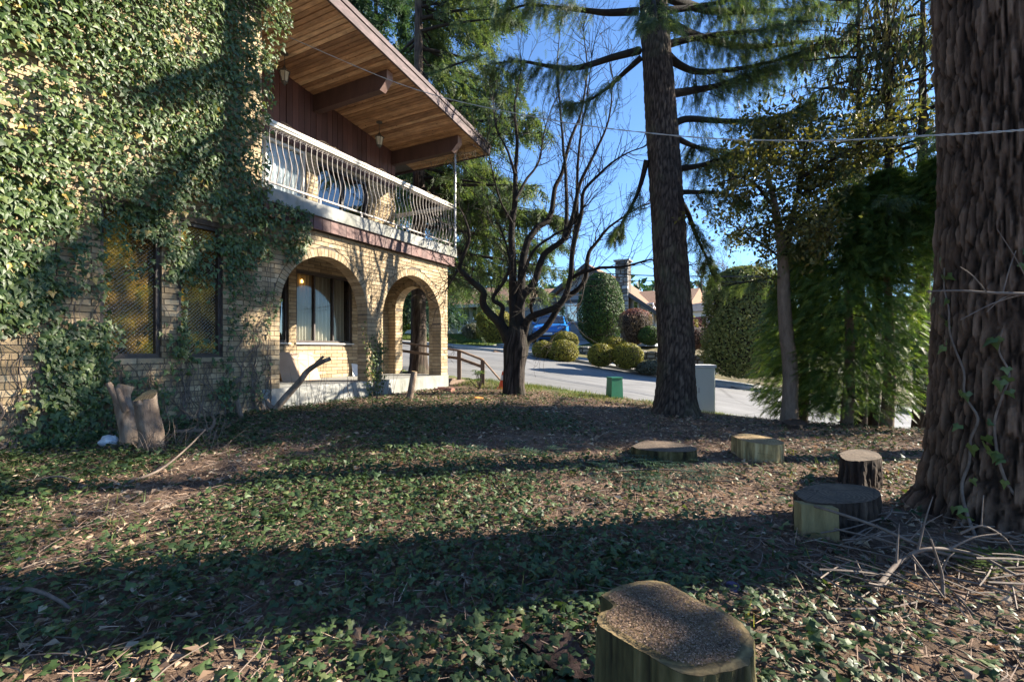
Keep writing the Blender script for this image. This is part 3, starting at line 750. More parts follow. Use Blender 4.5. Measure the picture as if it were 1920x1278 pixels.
def M_bark(name, dark, mid, light, sc_=9, moss=None):
    m, nt, b, o = newmat(name); v = coord(nt, (1,1,.22))
    f = tintfac(nt)
    c = ramp(nt, f, [(.15,dark),(.55,mid),(.95,light)])
    c = mixc(nt, .7, c, ramp(nt, noise(nt, sc_*3, 7, .7, v), [(.3,(.5,.48,.46)),(.7,(1.4,1.36,1.3))]), 'MULTIPLY')
    if moss: c = mixc(nt, ramp(nt, noise(nt, 2.5, 5, .6, coord(nt)), [(.52,(0,0,0)),(.7,(.55,.55,.55))]), c, moss)
    nt.links.new(c, b.inputs['Base Color']); b.inputs['Roughness'].default_value = .9; b.inputs['Specular IOR Level'].default_value = .2
    bump(nt, b, noise(nt, sc_*5, 7, .75, v), .8, .02); return m
m_bark = M_bark('fir_bark', (.022,.014,.010), (.10,.064,.045), (.22,.15,.108))
m_bark2 = M_bark('grey_fir_bark', (.022,.017,.015), (.065,.05,.042), (.14,.11,.09), moss=(.10,.10,.06))
m_barkm = M_bark('smooth_dark_bark', (.012,.0095,.0085), (.032,.026,.023), (.075,.062,.054), 6, moss=(.045,.047,.03))
m_barkl = M_bark('pale_cedar_bark', (.09,.065,.05), (.18,.135,.105), (.30,.24,.19))

def tri_fan(outline, centre):
    V = np.vstack([centre, outline]); n = len(outline); q = np.arange(n)
    return V, np.stack([np.zeros(n, int), q+1, (q+1) % n+1], -1)
IVY_V, IVY_F = tri_fan(A([0,.04,0],[.27,-.13,-.03],[.54,.2,-.06],[.25,.42,0],[0,1,-.08],[-.25,.42,0],[-.54,.2,-.06],[-.27,-.13,-.03]).reshape(-1,3) if False else
    np.array([[0,.04,0],[.27,-.13,-.03],[.54,.2,-.06],[.25,.42,0],[0,1,-.08],[-.25,.42,0],[-.54,.2,-.06],[-.27,-.13,-.03]]), np.array([[0,.32,.05]]))
IVY2_V, IVY2_F = tri_fan(np.array([[0,0,0],[.5,.1,-.05],[.22,.45,0],[0,1,-.08],[-.22,.45,0],[-.5,.1,-.05]]), np.array([[0,.3,.05]]))
LEAF2_V = np.array([[0,0,0],[.3,.45,.05],[0,1,-.05],[-.3,.45,.05]]); LEAF2_F = np.array([[0,1,2],[0,2,3]])
LEAF_V = np.array([[0,0,0],[.28,.4,.04],[0,1,-.05],[-.28,.4,.04],[0,.45,-.03]]); LEAF_F = np.array([[0,1,4],[1,2,4],[2,3,4],[3,0,4]])
BLADE_V = np.array([[-.5,0,0],[.5,0,0],[0,1,0]]); BLADE_F = np.array([[0,1,2]])
def spray(nb, ang, ln, wid, droop=.12, taper=.75):       # flat conifer spray, thin triangles off a central twig
    V, F = [[-.012,0,0],[.012,0,0],[0,1,-droop]], [[0,1,2]]
    for k in range(nb):
        t = (k+.5)/nb*.93; e = 1 if k % 2 else -1; L = ln*(1-taper*t)+.05; a_ = ang*(1-.15*t)
        p = np.array([0, t, -droop*t*t]); dv = np.array([e*math.sin(a_), math.cos(a_), -.12]); nv = np.array([math.cos(a_), -e*math.sin(a_), 0])*wid/2
        i = len(V); V += [list(p-nv*.6), list(p+nv*.6), list(p+dv*L)]; F += [[i,i+1,i+2]]
    return np.array(V), np.array(F)
FIR_V, FIR_F = spray(9, .85, .36, .10)
CED_V, CED_F = spray(10, .62, .42, .12, .2, .6)
FAR_V, FAR_F = spray(6, .8, .42, .19)

# ---------------------------------------------------------------- trees
def trunk_grid(mb, path, rad, sides, bark, fz=2.2, fx=7.0, flare=None, seed=0.0, furrow=1.0, cell=(.055,.17)):
    P = np.asarray(path, float); n = len(P); th = np.arange(sides)*2*np.pi/sides
    rad = np.broadcast_to(rad, (n,))
    cx, cy = np.cos(th)[None], np.sin(th)[None]; zz = P[:,2][:,None]
    k = fx*rad.mean()
    wx = .5*(fbm(cx*k*.7+seed, cy*k*.7, zz*fz*1.4)-.5)
    n1 = fbm(cx*k+seed+wx, cy*k+3, zz*fz*.55+seed, 4)
    n2 = fbm(cx*k*2.7+seed, cy*k*2.7+9+wx, zz*fz*2.1+wx*2, 4)
    rid = 1-np.abs(2*n1-1)**.65*furrow; rid2 = 1-np.abs(2*n2-1)
    per = max(9, int(round(2*np.pi*rad.mean()/cell[0])))
    wu, idc = worley(th[None]/(2*np.pi)*per+.75*(n1-.5)+.35*(n2-.5), zz/cell[1]+.8*(n2-.5)+np.sin(th)[None]*2.2+np.cos(th*2)[None]*1.1, per)
    n3 = fbm(cx*k*9+seed, cy*k*9, zz*fz*9, 3)
    plate = sstep(.0, .42, wu)*(.55+.45*idc)+.30*(n3-.5)
    h = .52*plate+.30*(1-np.clip((rid-.35)/.6, 0, 1))+.22*(1-rid2)
    h = (h-h.min())/(np.ptp(h)+1e-6)
    lump = fbm(cx*1.4+seed, cy*1.4, zz*.8+seed, 3)-.5
    rr = rad[:,None]*(1+.16*lump)+bark*(h-.6)
    if flare is not None: rr = rr*flare(zz, th[None])
    V = np.stack([P[:,0][:,None]+rr*cx, P[:,1][:,None]+rr*cy, zz+0*rr], -1)
    mb.grid(V, True, tint=np.clip(h*1.15-.05, 0, 1)); return V
def sprays_along(path, n, spread, length, rs, down=.5, start=.15, side=1.0):
    # positions and directions of sprays hung on a limb: on branchlets leaving both sides of it
    P = np.asarray(path); m = len(P); nb = max(4, n//11); bi = rs.integers(0, nb, n)
    t = np.clip((start+(1-start)*rs.random(nb)**.8)[bi]+rs.normal(size=n)*.006, 0, .999)
    i = np.clip((t*(m-1)).astype(int), 0, m-2); f = (t*(m-1)-i)[:,None]
    c = P[i]*(1-f)+P[i+1]*f; T = unit(P[i+1]-P[i]); S = unit(np.cross(T, A(0,0,1)))
    e = np.where(rs.random(nb) < .5, 1, -1)[bi][:,None]
    off = (rs.random(n)**.9*(.55+.7*rs.random(nb))[bi])[:,None]*spread*(1.05-.65*t[:,None])
    dirn = unit(S*e*side+T*.8+(rs.normal(size=(nb,3))*.3)[bi]+rs.normal(size=(n,3))*.05)
    pos = c+dirn*off+A(0,0,-1)*(off*off/np.maximum(spread,.1)*down*.9)+rs.normal(size=(n,3))*.02
    dd = unit(dirn*(.9)+A(0,0,-1)*(down*(.4+1.2*rs.random(n)))[:,None]+rs.normal(size=(n,3))*.42)
    return pos, dd, c
def limb_mesh(mb, path, r0, r1, sides=7, tint=.4):
    P = smooth_path(path, 6); mb.tube(P, np.linspace(r0, r1, len(P)), sides, tint=tint); return P
def add_sprays(mb, tv, tf, pos, dd, size, rs, tint=None):
    n = len(pos); nz = unit(A(0,0,1)+rs.normal(size=(n,3))*.45); X, Y, Z = basis(dd, nz)
    scat(mb, tv, tf, pos, X, Y, Z, size*(.6+.8*rs.random(n)), rs.random(n)*.85 if tint is None else tint)
def twigs(mb, pos, c, rs, keep, r=.003):
    idx = np.where(rs.random(len(pos)) < keep*.6)[0]
    for i in idx:
        mid = (pos[i]+c[i])/2+A(0,0,.04); mb.tube([c[i], mid, pos[i]], [r*1.6, r*1.2, r*.6], 3, cap=False, tint=.35)

# tall fir in the lawn, limbs traced
FY = 8.0
fir_base = at(1266, 778, FY); fir_base[2] = g(fir_base[0], fir_base[1])
fir = thing('fir_tree', 'tall fir with straight dark trunk and drooping limbs standing beside white cabinet', 'tree', fir_base)
def fir_path(zv):
    t = (zv-fir_base[2]); x = np.interp(t, [0,1.2,3.4,6.8,10,16], [fir_base[0]+.0, fir_base[0]+.01, fir_base[0]-.13, fir_base[0]-.36, fir_base[0]-.5, fir_base[0]-.6])
    return np.stack([x, FY+0*t, zv], -1)
zv = np.concatenate([np.linspace(fir_base[2]-.25, 6.6, 270), np.linspace(6.7, 16, 30)])
rad = np.interp(zv-fir_base[2], [-.3,0,.25,.7,2,4,7,17], [.45,.37,.33,.305,.285,.265,.22,.05])
q = MB(); trunk_grid(q, fir_path(zv), rad, 120, .032, 5.5, 62, lambda z, t: 1+.16*np.exp(-(z-fir_base[2])/.22)*np.sin(t*5+1)**2, 3.0)
q.build('trunk', m_bark2, fir, smooth=True)
rs = np.random.default_rng(11)
FL = [([(1245,21),(1300,14),(1364,2),(1440,-14)],.6), ([(1247,85),(1291,74),(1370,62),(1433,56),(1500,40)],.5), ([(1249,102),(1275,123),(1314,135),(1390,128),(1475,108),(1540,80)],.9),
      ([(1252,177),(1291,171),(1344,161),(1390,145),(1440,128),(1500,110)],1.3), ([(1263,232),(1291,223),(1357,227),(1433,225),(1475,214),(1530,190)],.2), ([(1265,258),(1298,273),(1324,279),(1370,290)],.9),
      ([(1268,317),(1318,309),(1374,291),(1420,285)],.8), ([(1272,360),(1310,360),(1344,361),(1390,372)],-.4), ([(1274,375),(1290,400),(1305,440),(1325,485),(1340,530)],.8),
      ([(1198,21),(1140,24),(1100,20),(1040,14),(985,10),(930,30)],.6), ([(1199,95),(1149,108),(1084,127),(1034,125),(975,115),(920,120)],-.6), ([(1202,108),(1172,135),(1140,164),(1100,190),(1060,195)],.8),
      ([(1213,300),(1203,340),(1190,375),(1165,420),(1150,445)],.5), ([(1240,-60),(1320,-70),(1420,-50),(1520,-20)],-1.2), ([(1200,-70),(1120,-60),(1030,-40),(960,-20)],.3),
      ([(1200,-160),(1110,-120),(1000,-80),(900,-40)],-1.4), ([(1243,40),(1310,70),(1400,88),(1500,80),(1600,70)],1.8), ([(1240,-10),(1330,20),(1450,20),(1580,10)],1.9),
      ([(1218,-40),(1225,0),(1232,40)],-1.6)]
fol = MB(); tw = MB()
for k, (pts, dyv) in enumerate(FL):
    n = len(pts); P = [at(px, py, FY+dyv*i/(n-1)) for i, (px, py) in enumerate(pts)]
    q = MB(); L = sum(np.linalg.norm(P[i+1]-P[i]) for i in range(n-1)); r0 = .035+.012*L
    P = limb_mesh(q, P, r0, .008); q.build('branch', m_barkm, fir, smooth=True)
    right = pts[-1][0] > 1250
    nn = int((390 if right else 300)*min(L, 3.2)); spread = .85 if right else .6
    if k in (8, 12): nn = int(330*L); spread = .35
    pos, dd, c = sprays_along(P, nn, spread, L, rs, 1.1, .2 if right else .3); add_sprays(fol, FIR_V, FIR_F, pos, dd, .16, rs); twigs(tw, pos, c, rs, .22)
fol.build('foliage', m_fir, fir, kind='stuff'); tw.build('twigs', m_barkm, fir, kind='stuff')

# generic tall conifer
def avoid_house(P):
    for p in P:
        o = (p[0]-CORNER[0])*dy-(p[1]-CORNER[1])*dx; s = -((p[0]-CORNER[0])*dx+(p[1]-CORNER[1])*dy)
        if s > -1.04 and o < 1.0 and p[2] < zs(s)+1.2: return True
    return False
def conifer(base, height, r0, label, zlo, reach, nl, mat, size, dens, seed, name='conifer_tree', bark=m_bark2, down=.55, tmpl=None, lean=(0,0), fill=1.0, azr=None):
    rs = np.random.default_rng(seed); T = thing(name, label, 'tree', base)
    zv = np.linspace(base[2]-.2, base[2]+height, 110); u = (zv-base[2])/height
    q = MB(); path = np.stack([base[0]+lean[0]*u, base[1]+lean[1]*u, zv], -1)
    trunk_grid(q, path, r0*(1-.9*np.clip(u,0,1))*(1+.35*np.exp(-np.clip(zv-base[2],0,9)/.25)), 40, r0*.12, 2.2, 16, None, seed); q.build('trunk', bark, T, smooth=True)
    tv, tf = tmpl if tmpl is not None else (FIR_V, FIR_F)
    fol, lb = MB(), MB()
    for k in range(nl):
        t = (k+.5)/nl; hz = zlo+(height-zlo)*t**.95; L = reach*(1-.86*((hz-zlo)/(height-zlo))**1.1)*(.75+.45*rs.random())
        a_ = k*2.39996+rs.normal()*.3 if azr is None else azr[0]+(azr[1]-azr[0])*rs.random(); c0 = np.array([base[0]+lean[0]*hz/height, base[1]+lean[1]*hz/height, base[2]+hz]); dv = np.array([math.cos(a_), math.sin(a_), 0])
        up = .12+.1*rs.random()-.15*(1-t)
        P = [c0+dv*L*w+A(0,0,1)*(up*L*w-(.30*L)*w*w+.14*L*w**3) for w in (0,.25,.5,.75,1)]
        if avoid_house(P): continue
        P = limb_mesh(lb, P, .012+.016*L, .006, 5)
        pos, dd, c = sprays_along(P, int(dens*L), .22+.24*L, L, rs, down, .12); add_sprays(fol, tv, tf, pos, dd, size, rs)
    lb.build('limbs', m_barkm, T, smooth=True); fol.build('crown', mat, T, kind='stuff'); return T
def ground_at(px, Y): x = (px-CX)/FPX*Y; return A(x, Y, g(x, Y))
conifer(ground_at(785, 13.65), 17, .235, 'tall dark conifer whose trunk shows through the end porch arch', 2.9, 4.2, 120, m_fir, .28, 120, 21, tmpl=(FAR_V, FAR_F), down=.9, azr=(-.75, 2.3))
conifer(ground_at(705, 28.5), 27, .34, 'dense dark spruce rising above the balcony roof', 2.0, 6.0, 95, m_spruce, .80, 58, 22, tmpl=(FAR_V, FAR_F))
conifer(ground_at(872, 48), 26, .34, 'far tall spruce standing behind the beige house', 2.0, 5.5, 60, m_spruce, 1.05, 28, 23, tmpl=(FAR_V, FAR_F))
# big old fir at the right
BT = A(3.42, 3.15); bt = thing('old_fir', 'massive furrowed fir trunk with ivy stems climbing it', 'tree', (BT[0], BT[1], g(*BT)))
bz = g(*BT); zv = np.concatenate([np.linspace(bz-.2, 2.75, 420), np.linspace(2.8, 9, 60)])
rad = np.interp(zv-bz, [-.2,0,.15,.4,.9,1.6,2.6,4.3,10], [.66,.54,.505,.475,.445,.425,.395,.375,.26])
pth = np.stack([BT[0]-.035*(zv-bz)-.03, BT[1]+0*zv, zv], -1)
q = MB(); bV = trunk_grid(q, pth, rad, 260, .06, 5.0, 34, lambda z, t: 1+.22*np.exp(-(z-bz)/.30)*np.sin(t*3.0+.6)**2, 8.0, 1.1, (.050,.30))
q.build('trunk', m_bark, bt, smooth=False)
q = MB(); P = [A(BT[0]-.28, BT[1]-.1, 2.72), A(BT[0]-.44, BT[1]-.12, 2.62), A(BT[0]-.47, BT[1]-.13, 2.30), A(BT[0]-.45, BT[1]-.13, 1.98)]
q.tube(smooth_path(P, 5), np.linspace(.07, .03, 16), 8); q.build('broken_limb', m_bark2, bt, smooth=True)
rs = np.random.default_rng(5)
def trunk_surface(th, z, out=.02):
    i = int(np.argmin(np.abs(zv-z))); j = int(round(th/(2*np.pi)*260)) % 260; p = bV[i, j]; n = np.array([math.cos(th), math.sin(th), 0]); return p+n*out, n
iv = thing('trunk_ivy', 'thin ivy stems with scattered leaves climbing the massive fir trunk', 'ivy', (BT[0]-.6, BT[1]-.35, bz))
lv = MB()
for k, th0 in enumerate((3.55, 3.85, 4.15, 4.5, 4.75)):
    th, z, pts = th0, bz+.02, []
    hmax = (1.75, 2.0, 1.3, 2.4, 1.6)[k]
    while z < bz+hmax:
        pts.append(trunk_surface(th, z, .012)[0]); th += rs.normal()*.05+(.03 if k % 2 else -.028); z += .07
        if rs.random() < .55:
            for _ in range(rs.integers(1, 3)):
                p, n = trunk_surface(th+rs.normal()*.08, z+rs.normal()*.06, .03+.03*rs.random()); dv = unit(A(rs.normal()*.6, rs.normal()*.3, -.8)); X, Y, Z = basis(dv[None], unit(n+A(0,0,.5)+rs.normal(size=3)*.3)[None])
                scat(lv, IVY_V, IVY_F, p[None], X, Y, Z, [.05+.035*rs.random()], [.3+.6*rs.random()])
    q = MB(); q.tube(smooth_path(pts[::2], 4), np.linspace(.011, .005, len(smooth_path(pts[::2], 4))), 5); q.build('stem', m_twig, iv, smooth=True)
lv.build('leaves', m_ivy, iv, kind='stuff')
q = MB(); P = [at(1738, 546, 2.6), at(1800, 545, 2.55), at(1860, 549, 2.5), at(1960, 552, 2.45), at(2060, 556, 2.4)]
tb = MB(); tb.tube(smooth_path(P, 4), np.linspace(.004, .011, 17), 5)
for (x0, y0, x1, y1) in ((1850,548,1800,500),(1880,550,1905,470),(1900,551,1850,585),(1920,551,1800,600),(1940,552,1870,430)):
    tb.tube(smooth_path([at(x0,y0,2.5), at((x0+x1)/2,(y0+y1)/2-6,2.5), at(x1,y1,2.52)], 4), [.004,.004,.0038,.0036,.0034,.003,.003,.0026,.002], 4)
tb.build('dead_branch', m_twig, bt, smooth=True)

# bare many-stemmed tree by the porch
MY = 10.1; mb_ = at(968, 735, MY); mb_[2] = g(mb_[0], mb_[1])
mag = thing('bare_tree', 'bare dark many-stemmed tree with upswept branches by the porch corner', 'tree', mb_)
LIM = [([(952,640),(940,612),(908,574),(905,546),(884,527),(870,513),(861,501),(872,470),(880,440),(868,400)], .105,.02,-.6),
 ([(958,630),(941,602),(942,574),(924,560),(945,527),(955,500),(950,460),(935,420)], .07,.014,-.3),
 ([(966,640),(964,597),(962,550),(961,496),(959,437),(966,377),(966,327),(970,263),(965,200),(975,140)], .125,.014,.3),
 ([(974,620),(976,560),(980,496),(989,454),(1006,428),(1031,407),(1040,356),(1054,323),(1069,263),(1090,208),(1100,130),(1095,60)], .11,.010,.7),
 ([(972,620),(976,563),(1002,530),(1019,479),(1057,449),(1073,411),(1088,345),(1116,285),(1141,225),(1150,150)], .10,.010,-.2),
 ([(980,640),(985,614),(997,593),(1048,572),(1069,525),(1074,470),(1090,403),(1095,360),(1124,327),(1158,297),(1192,280)], .095,.010,-.7),
 ([(978,660),(989,640),(1023,614),(1057,563),(1095,530),(1103,479),(1116,458),(1141,428),(1175,403),(1205,385)], .095,.010,.2),
 ([(1060,560),(1073,521),(1116,504),(1171,500),(1217,487),(1250,489)], .05,.010,-.9),
 ([(1057,449),(1063,403),(1061,327),(1055,263),(1050,200),(1045,130),(1050,50)], .055,.008,.9),
 ([(1074,470),(1082,403),(1082,327),(1090,242),(1099,200),(1110,110)], .05,.008,-.3),
 ([(962,550),(985,505),(1000,470),(1040,440),(1075,420),(1100,380)], .05,.010,-.5),
 ([(966,377),(985,340),(1010,305),(1020,250),(1035,200)], .04,.008,.4), ([(966,327),(950,280),(930,240),(925,190)], .035,.008,.5), ([(961,420),(940,380),(925,330),(915,280)], .03,.007,-.4),
 ([(861,501),(850,520),(835,545)], .035,.012,-.2),([(1003,600),(995,575),(1000,560)], .045,.03,-.6),([(1095,530),(1090,560),(1075,600)],.02,.006,-.3)]
q = MB()
zv2 = np.linspace(mb_[2]-.2, (CY-612)/FPX*MY, 130)
path = np.stack([mb_[0]+.05*np.sin(zv2*2)+.0*zv2, MY+0*zv2, zv2], -1)
rr = np.interp(zv2-mb_[2], [-.2,0,.2,.6,1.0,1.4], [.34,.27,.235,.23,.26,.20])
trunk_grid(q, path, rr, 90, .022, 1.2, 18, lambda z, t: 1+.10*np.sin(t*4+z*1.5), 2.0, .8, (.10,.6)); q.build('trunk', m_barkm, mag, smooth=True)
rs = np.random.default_rng(31); tq = MB()
def grow(p, d, L, r, depth):
    n = max(3, int(L/.11)); pts = [p]; dcur = d
    for i in range(n):
        dcur = unit(dcur+rs.normal(size=3)*.20+A(0,0,.07)); pts.append(pts[-1]+dcur*L/n)
        if depth > 0 and rs.random() < .55 and i > 0:
            side = unit(dcur+unit(rs.normal(size=3))*.85); grow(pts[-1], side, L*(.35+.4*rs.random()), r*(1-i/n)*.65+.0012, depth-1)
    tq.tube(np.array(pts), np.linspace(r, .0032, len(pts)), 3, cap=False, tint=.35+.3*rs.random())
for pts, r0, r1, dyv in LIM:
    n = len(pts); P = smooth_path([at(px, py, MY+dyv*i/(n-1)*1.4) for i, (px, py) in enumerate(pts)], 5)
    P = P+.016*np.stack([fbm(np.arange(len(P))*.45, r0*900, j)-.5 for j in range(3)], -1)*2
    q = MB(); q.tube(P, np.interp(np.linspace(0,1,len(P)), [0,.25,1], [r0, r0*.72, r1]), 9, tint=.4); q.build('branch', m_barkm, mag, smooth=True)
    m = len(P)
    for i in range(int(m*.36), m, 1):
        T = unit(P[min(i+1, m-1)]-P[i-1]); 
        for _ in range(1):
            dv = unit(T+unit(rs.normal(size=3))*.9+A(0,0,.15)); grow(P[i], dv, .35+.55*rs.random(), .010, 2)
    for _ in range(3): grow(P[-1], unit(P[-1]-P[-3]+rs.normal(size=3)*.05), .7+.4*rs.random(), .009, 2)
tq.build('twigs', m_barkm, mag, kind='stuff')

# right-hand group: broadleaf tree, cedars, catkin tree
bl_ = ground_at(1479, 7.6); blt = thing('broadleaf_tree', 'slender olive leaved evergreen tree in front of the cedars', 'tree', bl_)
q = MB(); P = smooth_path([bl_+A(0,0,-.1), at(1482,700,7.6), at(1474,620,7.6), at(1470,560,7.6), at(1468,490,7.65), at(1462,440,7.6), at(1452,380,7.5), at(1440,330,7.4)], 10)
trunk = q.tube(P, np.interp(np.linspace(0,1,len(P)), [0,.06,.5,1], [.15,.115,.09,.03]), 14, tint=.6); q.build('trunk', m_barkl, blt, smooth=True)
LB = [([(1469,480),(1480,430),(1492,380),(1500,335),(1510,280),(1530,240)],.06,.2), ([(1452,390),(1420,350),(1390,330),(1360,340)],.03,-.6), ([(1440,330),(1430,290),(1440,250),(1420,225)],.03,.5), ([(1494,370),(1540,345),(1590,330),(1640,320)],.035,.6),
      ([(1500,335),(1560,300),(1610,270),(1650,230)],.03,-.7), ([(1470,490),(1440,465),(1400,440),(1370,420)],.02,.7), ([(1462,440),(1500,420),(1540,425),(1560,440)],.02,-.8), ([(1510,280),(1480,250),(1460,230)],.02,-.4)]
rs = np.random.default_rng(41); lf = MB(); tq2 = MB()
for pts, r0, dyv in LB:
    n = len(pts); P = smooth_path([at(px, py, 7.6+dyv*i/(n-1)*1.6) for i, (px, py) in enumerate(pts)], 5); q = MB(); q.tube(P, np.linspace(r0, .008, len(P)), 7); q.build('branch', m_barkm, blt, smooth=True)
    for i in range(3, len(P)):
        for _ in range(3):
            dv = unit(rs.normal(size=3)+A(0,0,.2)); e = P[i]+dv*(.25+.5*rs.random()); tq2.tube([P[i], (P[i]+e)/2+A(0,0,.03), e], [.006,.004,.002], 3, cap=False)
            k = 40; pos = P[i]+(e-P[i])*(.25+.8*rs.random((k,1)))+rs.normal(size=(k,3))*.09; X, Y, Z = basis(unit(dv+rs.normal(size=(k,3))*.8), unit(A(0,0,1)+rs.normal(size=(k,3))*.6))
            scat(lf, LEAF_V, LEAF_F, pos, X, Y, Z, .075*(.6+.7*rs.random(k)), rs.random(k))
tq2.build('twigs', m_barkm, blt, kind='stuff'); lf.build('crown', m_olive, blt, kind='stuff')
def cedar(base, height, rad_, label, seed, n, zlo=.25, mat=m_cedar, skirt=0, size=.17):
    rs = np.random.default_rng(seed); T = thing('cedar_tree', label, 'tree', base, None)
    q = MB(); zz = np.linspace(-.1, height*.9, 40); q.tube(np.stack([base[0]+.03*np.sin(zz*2), base[1]+.03*np.cos(zz*1.7), base[2]+zz], -1), .095*(1-.85*zz/height), 10, tint=.5); q.build('trunk', m_barkl, T, smooth=True)
    h = zlo+(height-zlo)*rs.random(n)**.85; h = h[(h > skirt) | (rs.random(n) < .09)]; n = len(h); t = (h-zlo)/(height-zlo)
    prof = rad_*np.clip(np.sin(np.pi*np.clip(.16+.84*t, 0, 1))**.55, 0, 1)*(1-.35*t); az = rs.random(n)*2*np.pi
    lump = .55+.9*fbm(np.cos(az)*2+seed, np.sin(az)*2, h*1.7, 3)
    r_ = prof*lump*(.35+.65*rs.random(n)**.5)
    out = np.stack([np.cos(az), np.sin(az), 0*az], -1); pos = np.array(base)+out*r_[:,None]+np.stack([0*h,0*h,h], -1)
    dd = unit(out+A(0,0,-1)*(.15+.7*rs.random(n))[:,None]+rs.normal(size=(n,3))*.35)
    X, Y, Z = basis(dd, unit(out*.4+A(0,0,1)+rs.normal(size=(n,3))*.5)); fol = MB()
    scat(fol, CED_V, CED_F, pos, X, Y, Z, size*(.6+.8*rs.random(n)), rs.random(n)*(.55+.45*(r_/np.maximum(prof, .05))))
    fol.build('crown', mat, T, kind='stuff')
    lb = MB()
    for k in range(46):
        zlo = max(zlo, skirt)
        hh = zlo+(height-zlo)*rs.random()*.9; a_ = rs.random()*2*np.pi; L = rad_*(.9-.5*hh/height); c = np.array(base)+A(0,0,hh)
        lb.tube(smooth_path([c, c+A(math.cos(a_)*L*.5, math.sin(a_)*L*.5, -.05), c+A(math.cos(a_)*L, math.sin(a_)*L, .06)], 3), [.014,.012,.01,.008,.007,.005,.004], 4, cap=False, tint=.4)
    lb.build('limbs', m_barkm, T)
cedar(ground_at(1505, 8.6), 3.3, .80, 'bushy dark cedar growing right behind the slender olive leaved tree', 51, 6500)
cedar(ground_at(1590, 7.4), 3.7, .95, 'tall dark green cedar between the olive leaved tree and the broken dark stump', 52, 8500)
cedar(ground_at(1665, 7.2), 3.9, .85, 'drooping dark cedar standing behind the dark broken stump', 53, 9000, .7, skirt=2.25)
cedar(ground_at(1770, 6.7), 3.9, .8, 'bright green cedar crowding the back of the massive fir trunk', 54, 8000, .7, skirt=2.75)
ct = A(5.95, 7.9, g(5.95, 7.9)); rs = np.random.default_rng(61)
cat_ = thing('catkin_tree', 'thin tall tree with hanging brown catkins above the cedars', 'tree', ct)
q = MB(); P = smooth_path([ct+A(0,0,-.1), ct+A(.05,0,2), at(1668,280,7.9), at(1663,150,7.9), at(1662,20,7.9), at(1655,-150,7.9)], 8); q.tube(P, np.linspace(.085,.03,len(P)), 9, tint=.5); q.build('trunk', m_barkm, cat_, smooth=True)
fol, lb = MB(), MB()
for k in range(75):
    i = rs.integers(14, len(P)); a_ = rs.random()*2*np.pi; L = .7+1.5*rs.random(); e = P[i]+A(math.cos(a_)*L, math.sin(a_)*L, .15+.35*rs.random()); pp = smooth_path([P[i], (P[i]+e)/2+A(0,0,.05), e], 4)
    lb.tube(pp, np.linspace(.012,.003,len(pp)), 4, cap=False); n = 64
    t = rs.random(n); pos = P[i]+(e-P[i])*t[:,None]+rs.normal(size=(n,3))*A(.16,.16,.12); X, Y, Z = basis(unit(A(0,0,-1)+rs.normal(size=(n,3))*.25), rvec(n))
    scat(fol, LEAF_V*A(.55,1,1), LEAF_F, pos, X, Y, Z, .12*(.5+rs.random(n)), rs.random(n))
lb.build('limbs', m_barkm, cat_); fol.build('crown', m_catkin, cat_, kind='stuff')
for px_, Y_, h_, rch, lab, sd in ((1610, 8.35, 8.0, 2.2, 'feathery conifer rising above the cedars beside the catkin tree', 75), (1730, 7.6, 8.2, 1.9, 'feathery conifer half hidden behind the massive fir trunk', 76)):
    conifer(ground_at(px_, Y_), h_, .13, lab, 2.7, rch, 42, m_fir, .20, 75, sd, down=1.0)
# unseen trees added past the right edge of view to shade the garden
for k, (x, y, hgt, rr_, lab, sd) in enumerate(((7.6, 2.2, 13, 2.5, 'unseen tall conifer added beyond the massive fir to shade the garden', 71), (9.5, 6.2, 14, 2.6, 'unseen tall conifer added behind the catkin tree to shade the garden', 72), (10.5, -1.5, 14, 2.8, 'unseen tall conifer added opposite the ivy wall to shade the garden', 73))):
    conifer(A(x, y, g(x, y)), hgt, .25, lab, (3.2, 6.2, 3.2)[k], rr_, 40, m_fir, .38, (13, 2.5, 12)[k], sd, tmpl=(FAR_V, FAR_F))
# ---------------------------------------------------------------- across the street
def M_siding(name, c1, c2):
    return M_plain(name, [(.3,c1),(.7,c2)], 3, .7, .1, 40)
m_grey = M_siding('grey_siding', (.29,.31,.33), (.36,.38,.40)); m_beige = M_siding('beige_siding', (.46,.43,.34), (.56,.53,.43))
m_trim = M_plain('white_trim', [(.3,(.66,.66,.66)),(.7,(.76,.76,.75))], 5, .6, .05, 40); m_darktrim = M_plain('dark_grey_trim', [(.3,(.06,.065,.075)),(.7,(.09,.095,.105))], 5, .7, .05, 40)
m_shingle = M_plain('brown_shingle', [(.3,(.16,.085,.05)),(.6,(.26,.15,.09)),(.8,(.34,.21,.13))], 9, .9, .6, 40, .02)
m_pane = M_glass('house_window_glass', (.35,.38,.4), .03, .25)
def M_stone():
    m, nt, b, o = newmat('rubble_stone'); v = coord(nt)
    c = ramp(nt, tintfac(nt), [(0,(.10,.105,.11)),(.4,(.22,.22,.22)),(.75,(.36,.35,.33)),(1,(.55,.53,.5))])
    nt.links.new(mixc(nt, .6, c, ramp(nt, noise(nt, 8, 6, .7, v), [(.3,(.6,.6,.6)),(.7,(1.3,1.3,1.3))]), 'MULTIPLY'), b.inputs['Base Color']); b.inputs['Roughness'].default_value = .9
    bump(nt, b, noise(nt, 20, 5, .7, v), .6, .02); return m
m_stone = M_stone()
